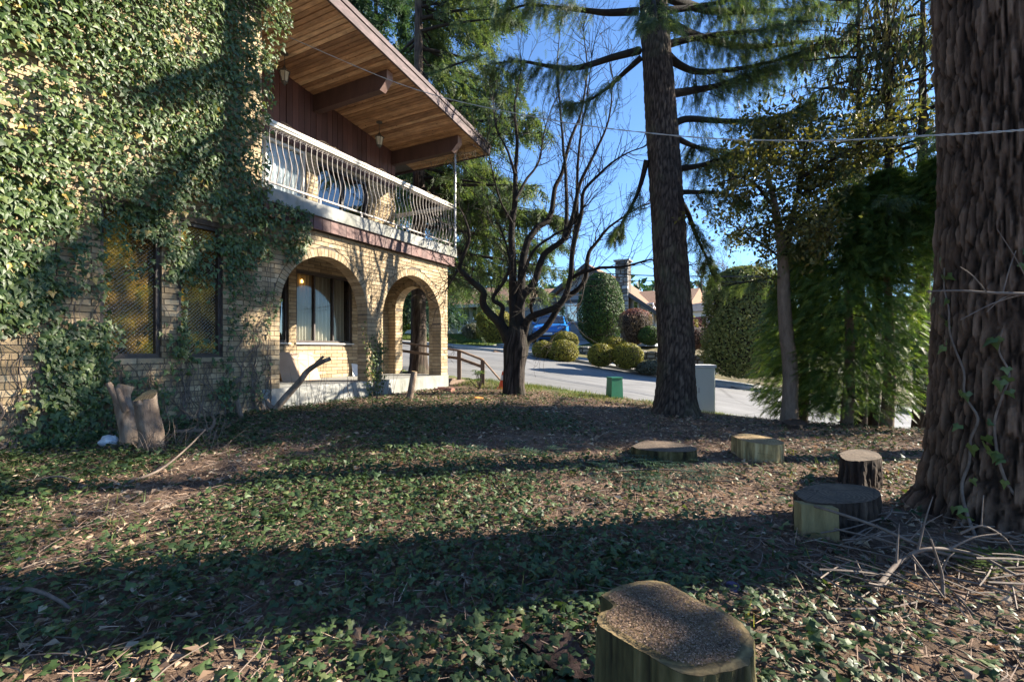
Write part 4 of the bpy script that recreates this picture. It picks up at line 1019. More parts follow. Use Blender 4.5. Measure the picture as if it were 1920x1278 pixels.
def siding(mb, poly_fn, a0, a1, b, z0, z1, h=.2):      # lap boards between a0..a1 cut by poly_fn(z) -> (amin, amax)
    z = z0
    while z < z1-.01:
        zt = min(z+h, z1); l0, r0 = poly_fn(z); l1, r1 = poly_fn(zt)
        l0, r0, l1, r1 = max(l0,a0), min(r0,a1), max(l1,a0), min(r1,a1)
        if r0-l0 > .02:
            if r1 < l1: r1 = l1 = (l1+r1)/2
            mb.hexa([S_(l0,b-.035,z),S_(r0,b-.035,z),S_(r0,b+.05,z),S_(l0,b+.05,z),S_(l1,b-.008,zt),S_(r1,b-.008,zt),S_(r1,b+.05,zt),S_(l1,b+.05,zt)])
        z = zt
def win(parent, a0, a1, b, z0, z1, nm=1, curtain_=True, fm=None):
    f = MB(); t = .07
    f.boxr(a0,a0+t,b-.10,b,z0,z1); f.boxr(a1-t,a1,b-.10,b,z0,z1); f.boxr(a0+t,a1-t,b-.10,b,z0,z0+t); f.boxr(a0+t,a1-t,b-.10,b,z1-t,z1)
    for k in range(1, nm): m_ = a0+(a1-a0)*k/nm; f.boxr(m_-.03,m_+.03,b-.095,b,z0+t,z1-t)
    w = f.build('window', fm or m_trim, parent)
    for k in range(nm):
        p = MB(); p.boxr(a0+t+(a1-a0-2*t)*k/nm+.01, a0+t+(a1-a0-2*t)*(k+1)/nm-.01, b-.062, b-.055, z0+t-.01, z1-t+.01); p.build('pane', m_pane, w)
    if curtain_:
        c = MB(); n = 70; aa_ = np.linspace(a0+t, a1-t, n)
        c.grid(np.array([[S_(x, b-.042+.008*math.sin(i*1.3), zz) for i, x in enumerate(aa_)] for zz in (z0+t, z1-t)])); c.build('blind', m_drape, w)
    return w
# grey gabled house with the stone chimney
B0 = 17.0
al, zl = hitS(988, 592, B0); ap, zp = hitS(1103, 500, B0); ar, zr = hitS(1243, 590, B0)
zbase = g(*S_(ap, B0, 0)[:2])-.3
zl = 2.0; slope = (zp-zl)/(al-ap); arr = ap-(al-ap)*1.05
gh = thing('grey_house', 'grey sided bungalow with a gable front and stone chimney across the street', 'house', S_(ap, B0, zbase))
q = MB(); siding(q, lambda z: (ap-max(0,(zp-.12-z))/slope if z > zl else arr+.4, ap+max(0,(zp-.12-z))/slope if z > zl else al-.4), arr+.4, al-.4, B0, zbase, zp-.15); q.build('siding', m_grey, gh, kind='stuff')
q = MB(); q.boxr(arr+.45, al-.45, B0+.06, B0+9, zbase, zl-.02); q.build('wall', m_grey, gh)
q = MB()
for e, ae in ((1, al+.25), (-1, arr-.25)):
    ze = zp-abs(ae-ap)*slope
    q.hexa([S_(ap,B0-.5,zp),S_(ae,B0-.5,ze),S_(ae,B0+9.3,ze),S_(ap,B0+9.3,zp),S_(ap,B0-.5,zp+.16),S_(ae,B0-.5,ze+.16),S_(ae,B0+9.3,ze+.16),S_(ap,B0+9.3,zp+.16)])
rf = q.build('roof', m_shingle, gh)
for e, ae in ((1, al+.25), (-1, arr-.25)):
    ze = zp-abs(ae-ap)*slope; q = MB()
    q.hexa([S_(ap,B0-.56,zp-.1),S_(ae,B0-.56,ze-.1),S_(ae,B0-.51,ze-.1),S_(ap,B0-.51,zp-.1),S_(ap,B0-.56,zp+.17),S_(ae,B0-.56,ze+.17),S_(ae,B0-.51,ze+.17),S_(ap,B0-.51,zp+.17)]); q.build('bargeboard', m_darktrim, rf)
w0, z1 = hitS(1044, 570, B0); w1_, z0 = hitS(1104, 604, B0); win(gh, w1_, w0, B0-.03, z0, z1, 3)
q = MB(); q.boxr(w1_-.2, w0+.2, B0-.10, B0-.02, z1+.02, z1+.22); q.build('head_trim', m_darktrim, gh)
w0, z1 = hitS(1187, 564, B0); w1_, z0 = hitS(1199, 584, B0); win(gh, w1_, w0, B0-.03, z0, z1, 1, False)
w0, z1 = hitS(1214, 568, B0); w1_, z0 = hitS(1226, 604, B0); win(gh, w1_, w0, B0-.03, z0, z1, 1)
c0, zc = hitS(1152, 490, B0-.7); c1, _ = hitS(1178, 490, B0-.7); cb0, _ = hitS(1142, 640, B0-.7); cb1, _ = hitS(1185, 640, B0-.7)
q = MB(); q.boxr(c1+.05, c0-.05, B0-.7+.06, B0+.1, zbase-.5, zc-.02); q.boxr(cb1+.05, cb0-.05, B0-.64, B0+.05, zbase-.5, 1.9); ch = q.build('chimney', m_mortar, gh)
def rubble(mb, a0, a1, b, z0, z1, size, rs):
    z = z0
    while z < z1:
        h = size*(.55+.6*rs.random()); a_ = a0
        while a_ < a1:
            w = size*(.6+.9*rs.random()); e = min(a_+w, a1); j = lambda: .03*rs.normal(); zt = min(z+h, z1)
            if e-a_ > .05: mb.hexa([S_(a_+.015,b+.1,z+.012),S_(e-.015,b+.1,z+.012),S_(e-.03+j()*.5,b-.02+j(),z+.03),S_(a_+.03+j()*.5,b-.02+j(),z+.03),S_(a_+.015,b+.1,zt-.012),S_(e-.015,b+.1,zt-.012),S_(e-.03,b-.02+j(),zt-.03),S_(a_+.03,b-.02+j(),zt-.03)], rs.random())
            a_ = e
        z += h
rs = np.random.default_rng(81)
q = MB(); rubble(q, c1, c0, B0-.7, 1.9, zc, .27, rs); rubble(q, cb1, cb0, B0-.72, zbase-.4, 1.9, .27, rs); q.build('stonework', m_stone, ch, kind='stuff')
q = MB(); q.boxr(c1-.06, c0+.06, B0-.72, B0+.12, zc, zc+.09); q.build('chimney_cap', m_kerb, ch)
q = MB(); a_, _ = hitS(1238, 545, B0-.5); q.tube([S_(a_+.5,B0-.15,zl+.6), S_(a_+.35,B0-.12,zl+.35), S_(a_+.9,B0-.08,zl+.0), S_(a_+.9,B0-.08,zbase)], .05, 6); q.build('downpipe', m_trim, gh)
# rear wing roof, brown
a0, zt = hitS(1180, 540, B0+3); a1, zb_ = hitS(1300, 560, B0+3)
q = MB(); q.hexa([S_(a0,B0+2.2,zl+.7),S_(a1,B0+2.2,zl+.7),S_(a1,B0+9,zl+1.4),S_(a0,B0+9,zl+1.4),S_(a0,B0+2.2,zl+.85),S_(a1,B0+2.2,zl+.85),S_(a1,B0+6,zt+.1),S_(a0,B0+6,zt+.1)]); q.build('wing_roof', m_shingle, gh)
# beige house with the oval door
B1 = 17.5
ba0, _ = hitS(1012, 600, B1); ba1, _ = hitS(800, 600, B1); zb1 = g(*S_((ba0+ba1)/2, B1, 0)[:2])-.1; _, ze = hitS(900, 572, B1); _, zt = hitS(900, 540, B1+3.5)
bh = thing('beige_house', 'beige sided bungalow with an oval glass door and brown roof across the street', 'house', S_((ba0+ba1)/2, B1, zb1))
q = MB(); siding(q, lambda z: (ba0, ba1), ba0, ba1, B1, zb1-.2, ze, .18); q.build('siding', m_beige, bh, kind='stuff')
q = MB(); q.boxr(ba0+.02, ba1-.02, B1+.06, B1+8, zb1-.2, ze); q.build('wall', m_beige, bh)
q = MB(); V = [S_(ba0-.6,B1-.7,ze),S_(ba1+.6,B1-.7,ze),S_(ba1+.6,B1+8.6,ze),S_(ba0-.6,B1+8.6,ze),S_(ba0+2.5,B1+3.8,zt),S_(ba1-2.5,B1+3.8,zt)]
V += [v+A(0,0,-.18) for v in V[:4]]
q.add(V, [[0,1,5,4],[2,3,4,5],[0,6,7,1],[1,7,8,2],[2,8,9,3],[3,9,6,0],[6,9,8,7]]); q.add(V, [[1,2,5],[3,0,4]]); bro = q.build('roof', m_shingle, bh)
q = MB(); q.boxr(ba0-.62, ba1+.62, B1-.76, B1-.71, ze-.2, ze+.03); q.build('gutter', m_trim, bro)
d0, _ = hitS(868, 600, B1); d1, _ = hitS(884, 600, B1); dz0 = zb1+.15
q = MB(); q.boxr(d1, d0, B1-.08, B1-.03, dz0, dz0+2.05); dr = q.build('door', m_trim, bh)
q = MB(); cm, cz = (d0+d1)/2, dz0+1.1; t = np.linspace(0, 2*np.pi, 29)
q.add([S_(cm, B1-.095, cz)]+[S_(cm+.2*math.cos(x), B1-.095, cz+.72*math.sin(x)) for x in t[:-1]], [[0, k+1, (k+1) % 28+1] for k in range(28)]); q.build('oval_pane', m_pane, dr)
q = MB(); q.tube([S_(cm+.22*math.cos(x), B1-.09, cz+.75*math.sin(x)) for x in t], .03, 5, cap=False); q.build('oval_moulding', m_darktrim, dr)
win(bh, d0+.08, d0+.42, B1-.03, dz0, dz0+2.05, 1, False); 
w0, z1 = hitS(886, 575, B1); w1_, z0 = hitS(905, 603, B1); win(bh, w1_, w0, B1-.03, z0, z1, 2)
w0, z1 = hitS(930, 575, B1); w1_, z0 = hitS(968, 603, B1); win(bh, w1_, w0, B1-.03, z0, z1, 3)
w0, z1 = hitS(838, 575, B1); w1_, z0 = hitS(852, 600, B1); win(bh, w1_, w0, B1-.03, z0, z1, 1)
# garage with grey lap siding
g0, gz = hitS(984, 566, 16); g1, _ = hitS(1008, 566, 16); gb = g(*S_(g1, 16, 0)[:2])-.3
ga = thing('garage', 'small grey lap sided garage between the two bungalows', 'garage', S_((g0+g1)/2, 16, gb))
q = MB(); siding(q, lambda z: (g1, g0+2.0), g1, g0+2.0, 15.9, gb, gz, .16); q.build('siding', m_grey, ga, kind='stuff')
q = MB(); q.boxr(g1+.02, g0+1.98, 15.96, 20, gb, gz); q.build('wall', m_grey, ga)
q = MB(); q.hexa([S_(g1-.4,15.4,gz-.05),S_(g0+2.4,15.4,gz-.05),S_(g0+2.4,20.4,gz+1.2),S_(g1-.4,20.4,gz+1.2),S_(g1-.4,15.4,gz+.1),S_(g0+2.4,15.4,gz+.1),S_(g0+2.4,20.4,gz+1.35),S_(g1-.4,20.4,gz+1.35)]); q.build('roof', m_shingle, ga)
# ---- clipped shrubs
def clipped(name, label, cat, px, pyb, Y, w, h, mat, n, seed, shape=1.0, size=.07, group=None, depth=1.0, stem=True, jitter=.10, squash=2.2, tint_top=False):
    rs = np.random.default_rng(seed); x, y = (px-CX)/FPX*Y, Y; z0 = (CY-pyb)/FPX*Y
    T = thing(name, label, cat, (x, y, z0), group)
    u = rs.random(n); az = rs.random(n)*2*np.pi; t = np.arccos(1-2*u)/np.pi; t = u
    prof = np.clip(1-np.abs(2*t-1)**squash, 0, 1)**(1/2.0)
    prof = prof*(1-(shape-1)*(t-.45))
    lump = 1+jitter*2*(fbm(np.cos(az)*1.6+seed, np.sin(az)*1.6, t*3, 3)-.5)
    r_ = prof*lump*(.82+.2*rs.random(n)**.6)
    P = np.stack([x+r_*w/2*np.cos(az), y+r_*w/2*depth*np.sin(az), z0+t*h], -1)
    nr = unit(np.stack([np.cos(az), np.sin(az), (t-.5)*2], -1)); dd = unit(np.cross(nr, rvec(n))+.35*nr)
    X, Yv, Z = basis(dd, unit(nr+rs.normal(size=(n,3))*.45)); fol = MB(); tint = rs.random(n)*.7+.3*fbm(np.cos(az)*3, np.sin(az)*3, t*6+seed, 2)
    if tint_top: tint = np.clip(.55*tint+.75*sstep(.55,.95,t)-.1, 0, 1)
    scat(fol, LEAF2_V, LEAF2_F, P, X, Yv, Z, size*(.6+.8*rs.random(n)), tint); fol.build('foliage', mat, T, kind='stuff')
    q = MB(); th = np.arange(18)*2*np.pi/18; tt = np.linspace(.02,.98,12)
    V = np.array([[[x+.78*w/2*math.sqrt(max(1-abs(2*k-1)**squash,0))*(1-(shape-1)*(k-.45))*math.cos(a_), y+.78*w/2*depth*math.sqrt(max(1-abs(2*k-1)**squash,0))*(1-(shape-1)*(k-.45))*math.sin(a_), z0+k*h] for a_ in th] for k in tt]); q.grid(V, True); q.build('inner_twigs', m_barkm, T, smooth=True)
    return T
def wpx(w, Y): return w/FPX*Y
Ys = 22.0
clipped('topiary_tree', 'large egg shaped clipped green cedar in front of the grey house', 'topiary', 1126, 646, 24.5, wpx(86,24.5), wpx(134,24.5), m_clipg, 14000, 91, 1.12, .09, squash=2.6)
clipped('round_shrub', 'low rounded yellow green shrub beside the driveway', 'shrub', 1019, 671, 20.4, wpx(42,20.4), wpx(31,20.4), m_clip, 4200, 92, 1, .06)
clipped('round_shrub', 'rounded yellow green shrub standing tallest in front of the blue car', 'shrub', 1058, 657, 22, wpx(52,22), wpx(35,22), m_clip, 4600, 93, 1, .065)
clipped('round_shrub', 'round olive shrub nearest the kerb below the blue car', 'shrub', 1056, 680, 20.0, wpx(56,20), wpx(42,20), m_clip, 5200, 94, 1, .06)
clipped('round_shrub', 'wide round olive shrub at the kerb in front of the egg shaped cedar', 'shrub', 1127, 686, 18.8, wpx(50,18.8), wpx(41,18.8), m_clip, 5200, 95, 1, .058)
clipped('round_shrub', 'round olive shrub at the kerb in front of the stone chimney', 'shrub', 1176, 690, 18.4, wpx(58,18.4), wpx(46,18.4), m_clip, 5600, 96, 1, .058)
clipped('round_shrub', 'flat rounded shrub behind two olive balls near the stone chimney', 'shrub', 1150, 655, 20.8, wpx(46,20.8), wpx(23,20.8), m_clip, 3400, 97, 1, .06)
clipped('red_shrub', 'rounded twiggy shrub with red tips beside the stone chimney', 'shrub', 1191, 645, 21.5, wpx(58,21.5), wpx(66,21.5), m_redtip, 6500, 98, .55, .055, tint_top=True, squash=2.6)
clipped('green_mound', 'dense green mound shrub beside the red tipped shrub', 'shrub', 1219, 646, 20.8, wpx(42,20.8), wpx(34,20.8), m_clipg, 3800, 99, 1, .06)
clipped('yellow_hedge', 'clipped yellow green hedge block in front of the beige house', 'hedge', 925, 640, 24.5, wpx(62,24.5), wpx(58,24.5), m_clip, 7500, 100, 1, .08, squash=7)
clipped('heather_bush', 'wispy grey brown bush by the beige house door', 'shrub', 888, 633, 26, wpx(40,26), wpx(24,26), m_heather, 2600, 101, 1, .12)
clipped('low_heather', 'low grey green heather at the kerb under the stone wall', 'shrub', 1222, 700, 18.2, wpx(64,18.2), wpx(24,18.2), m_heather, 4200, 102, 1, .06)
clipped('cypress_hedge', 'tall pale green cypress hedge bush across the street', 'hedge', 1400, 706, 17.8, wpx(165,17.8), wpx(205,17.8), m_hedge, 22000, 103, 1.25, .10, jitter=.45, squash=5, depth=.5)
clipped('plum_hedge', 'low dark plum coloured hedge on top of the stone wall', 'hedge', 1295, 655, 21, wpx(80,21), wpx(42,21), m_plum, 4200, 105, 1, .06, squash=5)
clipped('yellow_shrub', 'small bright yellow green shrub behind the plum coloured hedge', 'shrub', 1295, 622, 26, wpx(24,26), wpx(30,26), m_yellow, 2200, 106, 1, .09)
clipped('yellow_tree', 'yellow leaved round tree seen through the end porch arch', 'tree', 760, 616, 30, wpx(75,30), wpx(95,30), m_yellow, 8000, 107, 1, .16, jitter=.25)
clipped('green_hedge', 'dark green hedge below the yellow tree seen through the end porch arch', 'hedge', 735, 628, 28, wpx(50,28), wpx(40,28), m_clipg, 4000, 108, 1, .1, squash=6)
q = MB(); a0, z1 = hitS(754, 590, B1-1); a1, z0 = hitS(790, 618, B1-1); q.boxr(a1, a0, B1-1, B1-.9, z0-.4, z1)
for k in range(5): q.boxr(a1+(a0-a1)*k/5+.02, a1+(a0-a1)*(k+1)/5-.02, B1-1.03, B1-1.002, z0-.35, z1-.04)
single(q, 'white_gate', m_trim, 'white boarded gate below the yellow leaved tree across the street', 'gate', S_((a0+a1)/2, B1-1, z0-.4))
# stone retaining wall in front of the grey house
wl = [hitS(1085, 648, 10.9)[0], hitS(1345, 690, 10.9)[0]]
sw = thing('stone_wall', 'low grey stone retaining wall below the grey house', 'wall', S_(sum(wl)/2, 10.9, zf(0)))
rs = np.random.default_rng(83); nseg = 12; cnt = 0
core = MB(); stf = MB()
for k in range(nseg):
    a_1, a_0 = wl[0]+(wl[1]-wl[0])*k/nseg, wl[0]+(wl[1]-wl[0])*(k+1)/nseg
    zb0 = float(zf((a_0+a_1)/2))+.1; ztp = np.interp((a_0+a_1)/2, [wl[1], wl[0]], [-.28, .18])
    core.boxr(a_0, a_1, 10.95, 11.5, zb0-.3, ztp-.02)
    z = zb0-.02
    while z < ztp:
        h = .2*(.7+.6*rs.random()); x = a_0
        while x < a_1-.05:
            w = min(.3*(.6+.8*rs.random()), a_1-x); q = MB(); j = lambda: .025*rs.normal(); zt_ = min(z+h, ztp)
            q.hexa([S_(x+.012,11.0,z+.01),S_(x+w-.012,11.0,z+.01),S_(x+w-.03,10.88+j(),z+.03),S_(x+.03,10.88+j(),z+.03),S_(x+.012,11.0,zt_-.01),S_(x+w-.012,11.0,zt_-.01),S_(x+w-.03,10.88+j(),zt_-.03),S_(x+.03,10.88+j(),zt_-.03)], rs.random()); q.build('stone', m_stone, sw); x += w
        z += h
core.build('core', m_mortar, sw)
# red lattice fence far right
a0, z1 = hitS(1300, 598, 15); a1, z0 = hitS(1334, 620, 15); m_red = M_plain('dull_red_paint', [(.3,(.20,.07,.075)),(.7,(.27,.11,.11))], 6, .8, .1, 40)
q = MB(); Hh = z1-z0+.6
for k in np.arange(0, a0-a1+Hh, .16):
    for e in (1, -1):
        p0, p1 = max(0, k-Hh), min(k, a0-a1); zz0, zz1 = (k-p0), (k-p1)
        s0, s1 = (a1+p0, a1+p1) if e > 0 else (a0-p0, a0-p1)
        q.tube([S_(s0, 15+.01*e, z0-.6+zz0), S_(s1, 15+.01*e, z0-.6+zz1)], .012, 4)
lt = thing('lattice_fence', 'dull red lattice fence above the plum coloured hedge', 'fence', S_((a0+a1)/2, 15, z0-.6)); q.build('lattice', m_red, lt)
q = MB(); q.boxr(a1, a0, 14.96, 15.04, z1, z1+.08); q.boxr(a1-.06, a1, 14.96, 15.04, z0-.9, z1+.1); q.boxr(a0, a0+.06, 14.96, 15.04, z0-.9, z1+.1); q.build('frame', m_red, lt)
# distant house and distant bare trees
a0, z1 = hitS(1275, 585, 34); a1, z0 = hitS(1345, 625, 34); dh = thing('distant_house', 'small pale house far off past the grey house', 'house', S_((a0+a1)/2, 36, z0-1))
q = MB(); q.boxr(a1, a0, 34, 40, z0-1.5, z1); q.build('wall', m_trim, dh); q = MB(); zt = z1+1.2
V = [S_(a1-.4,33.5,z1),S_(a0+.4,33.5,z1),S_(a0+.4,40.5,z1),S_(a1-.4,40.5,z1),S_(a1-.4,37,zt),S_(a0+.4,37,zt)]; q.add(V, [[0,1,5,4],[2,3,4,5],[3,2,1,0]]); q.add(V, [[1,2,5],[3,0,4]]); q.build('roof', m_darktrim, dh)
win(dh, a1+.8, a1+1.9, 33.97, z0-.2, z1-.4, 1, False); win(dh, a1+2.4, a1+3.4, 33.97, z0-.2, z1-.4, 1, False)
for k, (px, Y, h, lab) in enumerate(((1315, 45, 9.5, 'pale bare tree in the distance past the grey house'), (1365, 52, 12, 'hazy bare tree in the distance behind the cypress hedge'), (1255, 60, 10, 'distant bare tree above the grey house wing roof'))):
    rs = np.random.default_rng(110+k); b_ = ground_at(px, Y); T = thing('distant_tree', lab, 'tree', b_); tq = MB()
    q = MB(); q.tube([b_+A(0,0,-.3), b_+A(.1,0,h*.3), b_+A(0,.1,h*.75)], [.2,.15,.05], 6); q.build('trunk', m_barkm, T)
    for _ in range(22):
        grow(b_+A(0,0,h*(.2+.55*rs.random())), unit(rs.normal(size=3)*A(1,1,.3)+A(0,0,.8)), h*.28, .045, 1)
    for pt_ in range(1): pass
    tq.build('twigs', m_barkl, T, kind='stuff')
# far wood that closes the view, one mass
rs = np.random.default_rng(120); n = 26000; fol = MB()
ang = rs.uniform(-1.05, 1.05, n); dist = rs.uniform(75, 120, n); hh = rs.random(n)**.8*(5+7*fbm(ang*14, dist*.05, 2., 3))
P = np.stack([np.sin(ang)*dist, np.cos(ang)*dist, 0*ang], -1); P[:,2] = G(P[:,0], P[:,1])+hh
X, Yv, Z = basis(rvec(n)+A(0,0,.6), rvec(n)); scat(fol, LEAF2_V, LEAF2_F, P, X, Yv, Z, 1.3*(.6+.8*rs.random(n)), rs.random(n)*.7)
wd = fol.build('distant_woods', m_spruce, kind='stuff'); tag(wd, 'far belt of dark woodland beyond the houses', 'woods')
# overhead street wires
m_wire = M_plain('black_cable', [(.3,(.03,.03,.032)),(.7,(.05,.05,.052))], 4, .6, 0)
for lab, ys_, r_ in (('upper black overhead cable running along the street', (492, 505, 517, 518), .020), ('lower thin black overhead cable running along the street', (512, 520, 527, 530), .011)):
    P = smooth_path([at(600, ys_[0], 27), at(1000, ys_[1], 21), at(1235, ys_[2], 17.5), at(1760, ys_[3], 12.5)], 10)
    q = MB(); q.tube(P, r_, 5); single(q, 'overhead_cable', m_wire, lab, 'cable', tuple(P[15]))
m_drop = M_plain('grey_service_wire', [(.3,(.32,.31,.30)),(.7,(.45,.44,.42))], 30, .6, 0)
WP = [at(532,66,7.7), at(765,163,6.5), at(1000,219,5.2), at(1250,253,4.1), at(1500,264,3.35), at(1750,254,2.75), at(1930,243,2.4), at(2200,215,1.9)]
P = smooth_path(WP, 12); q = MB(); ph = np.arange(len(P))*2.1
for e in (0, np.pi): q.tube(P+.004*np.stack([0*ph, np.cos(ph+e), np.sin(ph+e)], -1), .0032, 5)
single(q, 'service_wire', m_drop, 'twisted grey wire running from the eave across the garden', 'wire', tuple(WP[0]))
# ---------------------------------------------------------------- blue car on the driveway
m_paint = M_plain('blue_car_paint', [(.3,(.015,.17,.55)),(.7,(.02,.2,.62))], 2, .22, 0, spec=.8); m_tyre = M_plain('tyre_rubber', [(.3,(.02,.02,.02)),(.7,(.035,.035,.035))], 20, .85, .2, 60)
m_alloy = M_plain('alloy_rim', [(.3,(.4,.4,.41)),(.7,(.5,.5,.51))], 10, .3, 0, metal=.8); m_cglass = M_plain('car_glass', [(.3,(.02,.025,.03)),(.7,(.03,.035,.045))], 3, .05, 0, spec=1.0); m_lamp = M_plain('headlamp_lens', [(.3,(.6,.62,.65)),(.7,(.75,.77,.8))], 6, .1, 0, spec=1)
m_blackp = M_plain('black_plastic', [(.3,(.015,.015,.016)),(.7,(.03,.03,.03))], 10, .5, .1, 50)
CB = 13.6; ca, _ = hitS(1036, 645, CB); cz = g(*S_(ca, CB, 0)[:2])+.03
car = thing('parked_car', 'bright blue hatchback parked on the driveway of the grey house', 'car', S_(ca, CB, cz))
fwd = unit(S_(-.30, -1, 0)-S_(0, 0, 0)); side = np.array([fwd[1], -fwd[0], 0]); cpos = S_(ca, CB, cz)
def cp(l, w, z): return cpos+fwd*l+side*w+A(0,0,z)
# stations along the length (front = +2.1): half width, sill z, belt z, top z, top half width
ST = [(2.12,.62,.42,.66,.68,.55),(2.02,.78,.28,.74,.80,.66),(1.75,.86,.24,.84,.90,.72),(1.2,.89,.24,.92,1.0,.74),(.75,.90,.24,.97,1.06,.74),(.1,.90,.24,.99,1.50,.64),(-.4,.90,.24,1.0,1.57,.63),(-1.2,.90,.24,1.02,1.55,.62),(-1.75,.88,.26,1.04,1.42,.60),(-2.05,.82,.35,1.0,1.08,.62),(-2.12,.74,.45,.9,.95,.58)]
V = []
for l, w, zs0, zb0, zt0, wt in ST:
    half = [(w*.93, zs0),(w, zs0+.18),(w*1.0, (zs0+zb0)/2+.05),(w*.97, zb0),((w*.93+wt)/2, (zb0+zt0)/2+.01),(wt, zt0-.03),(wt*.6, zt0)]
    V.append([cp(l, x, z) for x, z in half]+[cp(l, -x, z) for x, z in half[::-1]])
V = np.array(V); q = MB(); q.grid(V, True); q.poly(V[0][::-1]); q.poly(V[-1]); q.build('body', m_paint, car, smooth=True)
def patch(name, pts, mat, off=.012, th=None):
    pts = np.array(pts); n = unit(np.cross(pts[1]-pts[0], pts[2]-pts[0])); c = pts.mean(0)
    if np.dot(n, c-cp(0,0,.8)) < 0: n = -n
    q = MB(); m_ = len(pts); q.add(np.vstack([pts+n*off, pts-n*.05]), [list(range(m_))]); q.add(np.vstack([pts+n*off, pts-n*.05]), [[i, m_+i, m_+(i+1) % m_, (i+1) % m_] for i in range(m_)]); return q.build(name, mat, car)
patch('windscreen', [cp(.72,.72,1.07),cp(.72,-.72,1.07),cp(.14,-.60,1.48),cp(.14,.60,1.48)], m_cglass, .03)
for e in (-1, 1):
    patch('side_window', [cp(.45,e*.86,1.04),cp(-.35,e*.87,1.05),cp(-.35,e*.68,1.47),cp(.05,e*.68,1.44)], m_cglass, .02)
    patch('side_window', [cp(-.42,e*.87,1.05),cp(-1.35,e*.87,1.08),cp(-1.25,e*.68,1.44),cp(-.42,e*.68,1.47)], m_cglass, .02)
    patch('headlight', [cp(2.06,e*.50,.70),cp(1.86,e*.80,.72),cp(1.84,e*.81,.84),cp(2.04,e*.50,.79)], m_lamp, .02)
    q = MB(); q.tube([cp(.55,e*.88,1.06), cp(.52,e*1.04,1.10)], [.05,.085], 8); q.build('mirror', m_paint, car, smooth=True)
    for l in (1.32, -1.30):
        q = MB(); c = cp(l, e*.84, .32); t = np.linspace(0, 2*np.pi, 25)[:-1]
        prof = [(.20,-.09),(.31,-.10),(.325,-.06),(.325,.06),(.31,.10),(.20,.09)]
        q.grid(np.array([[c+fwd*r_*math.cos(x)+A(0,0,1)*r_*math.sin(x)+side*w for x in t] for r_, w in prof]), True); wh = q.build('wheel', m_tyre, car, smooth=True)
        q = MB(); q.add([c+side*e*.085]+[c+side*e*.075+fwd*.21*math.cos(x)+A(0,0,.21*math.sin(x)) for x in t], [[0, k+1, (k+1) % 24+1] for k in range(24)])
        for k in range(5): x = k*2*np.pi/5; q.tube([c+side*e*.09, c+side*e*.09+fwd*.2*math.cos(x)+A(0,0,.2*math.sin(x))], [.035,.03], 5)
        q.build('rim', m_alloy, wh)
patch('grille', [cp(2.11,.42,.52),cp(2.11,-.42,.52),cp(2.09,-.46,.68),cp(2.09,.46,.68)], m_blackp, .015)
patch('number_plate', [cp(2.13,.24,.44),cp(2.13,-.24,.44),cp(2.13,-.24,.54),cp(2.13,.24,.54)], m_trim, .015)
patch('bumper_grille', [cp(2.1,.55,.30),cp(2.1,-.55,.30),cp(2.12,-.55,.40),cp(2.12,.55,.40)], m_blackp, .012)

# ---------------------------------------------------------------- roadside things
m_cab = M_plain('cream_painted_steel', [(.3,(.62,.64,.58)),(.7,(.72,.74,.68))], 2, .5, .08, 40, stretch=(1,1,.3)); m_green = M_plain('green_fibreglass', [(.3,(.012,.13,.07)),(.7,(.02,.18,.10))], 4, .4, .1, 50)
Yc = 9.45; pc = at(1313, 766, Yc); zc0 = g(pc[0], pc[1])-.03; zc1 = (CY-684)/FPX*Yc
cabt = thing('utility_cabinet', 'cream steel utility cabinet on the verge beside the fir trunk', 'utility cabinet', (pc[0], pc[1], zc0))
th = R(-8); e1, e2 = np.array([math.cos(th), math.sin(th), 0]), np.array([-math.sin(th), math.cos(th), 0])
def cb(x, y, z): return A(pc[0], pc[1], 0)+e1*x+e2*y+A(0,0,z)
def obox(mb, x0, x1, y0, y1, z0, z1, f): return mb.hexa([f(x0,y0,z0),f(x1,y0,z0),f(x1,y1,z0),f(x0,y1,z0),f(x0,y0,z1),f(x1,y0,z1),f(x1,y1,z1),f(x0,y1,z1)])
q = MB(); obox(q, -.42, .28, 0, .42, zc0, zc1-.06, cb); q.build('body', m_cab, cabt)
q = MB(); obox(q, -.44, .30, -.025, .44, zc1-.055, zc1, cb); q.build('lid', m_trim, cabt)
q = MB(); obox(q, -.40, -.075, -.012, -.001, zc0+.10, zc1-.10, cb); q.build('door', m_cab, cabt); q = MB(); obox(q, -.065, .26, -.012, -.001, zc0+.10, zc1-.10, cb); q.build('door', m_cab, cabt)
q = MB(); obox(q, -.04, -.02, -.03, -.013, zc0+.45, zc0+.55, cb); q.build('handle', m_steel, cabt)
Yg = 10.7; pg = at(1159, 748, Yg); zg0 = g(pg[0], pg[1])-.03; zg1 = (CY-707)/FPX*Yg
gbx = thing('utility_pedestal', 'short green utility pedestal box at the road edge', 'utility box', (pg[0], pg[1], zg0))
th2 = R(18); f1, f2 = np.array([math.cos(th2), math.sin(th2), 0]), np.array([-math.sin(th2), math.cos(th2), 0])
def gb_(x, y, z): return A(pg[0], pg[1], 0)+f1*x+f2*y+A(0,0,z)
q = MB(); q.hexa([gb_(-.17,-.0,zg0),gb_(.13,0,zg0),gb_(.13,.26,zg0),gb_(-.17,.26,zg0),gb_(-.15,.01,zg1-.03),gb_(.115,.01,zg1-.03),gb_(.115,.24,zg1-.03),gb_(-.15,.24,zg1-.03)]); q.build('body', m_green, gbx)
q = MB(); obox(q, -.16, .125, -.005, .25, zg1-.028, zg1, gb_); q.build('lid', m_green, gbx)
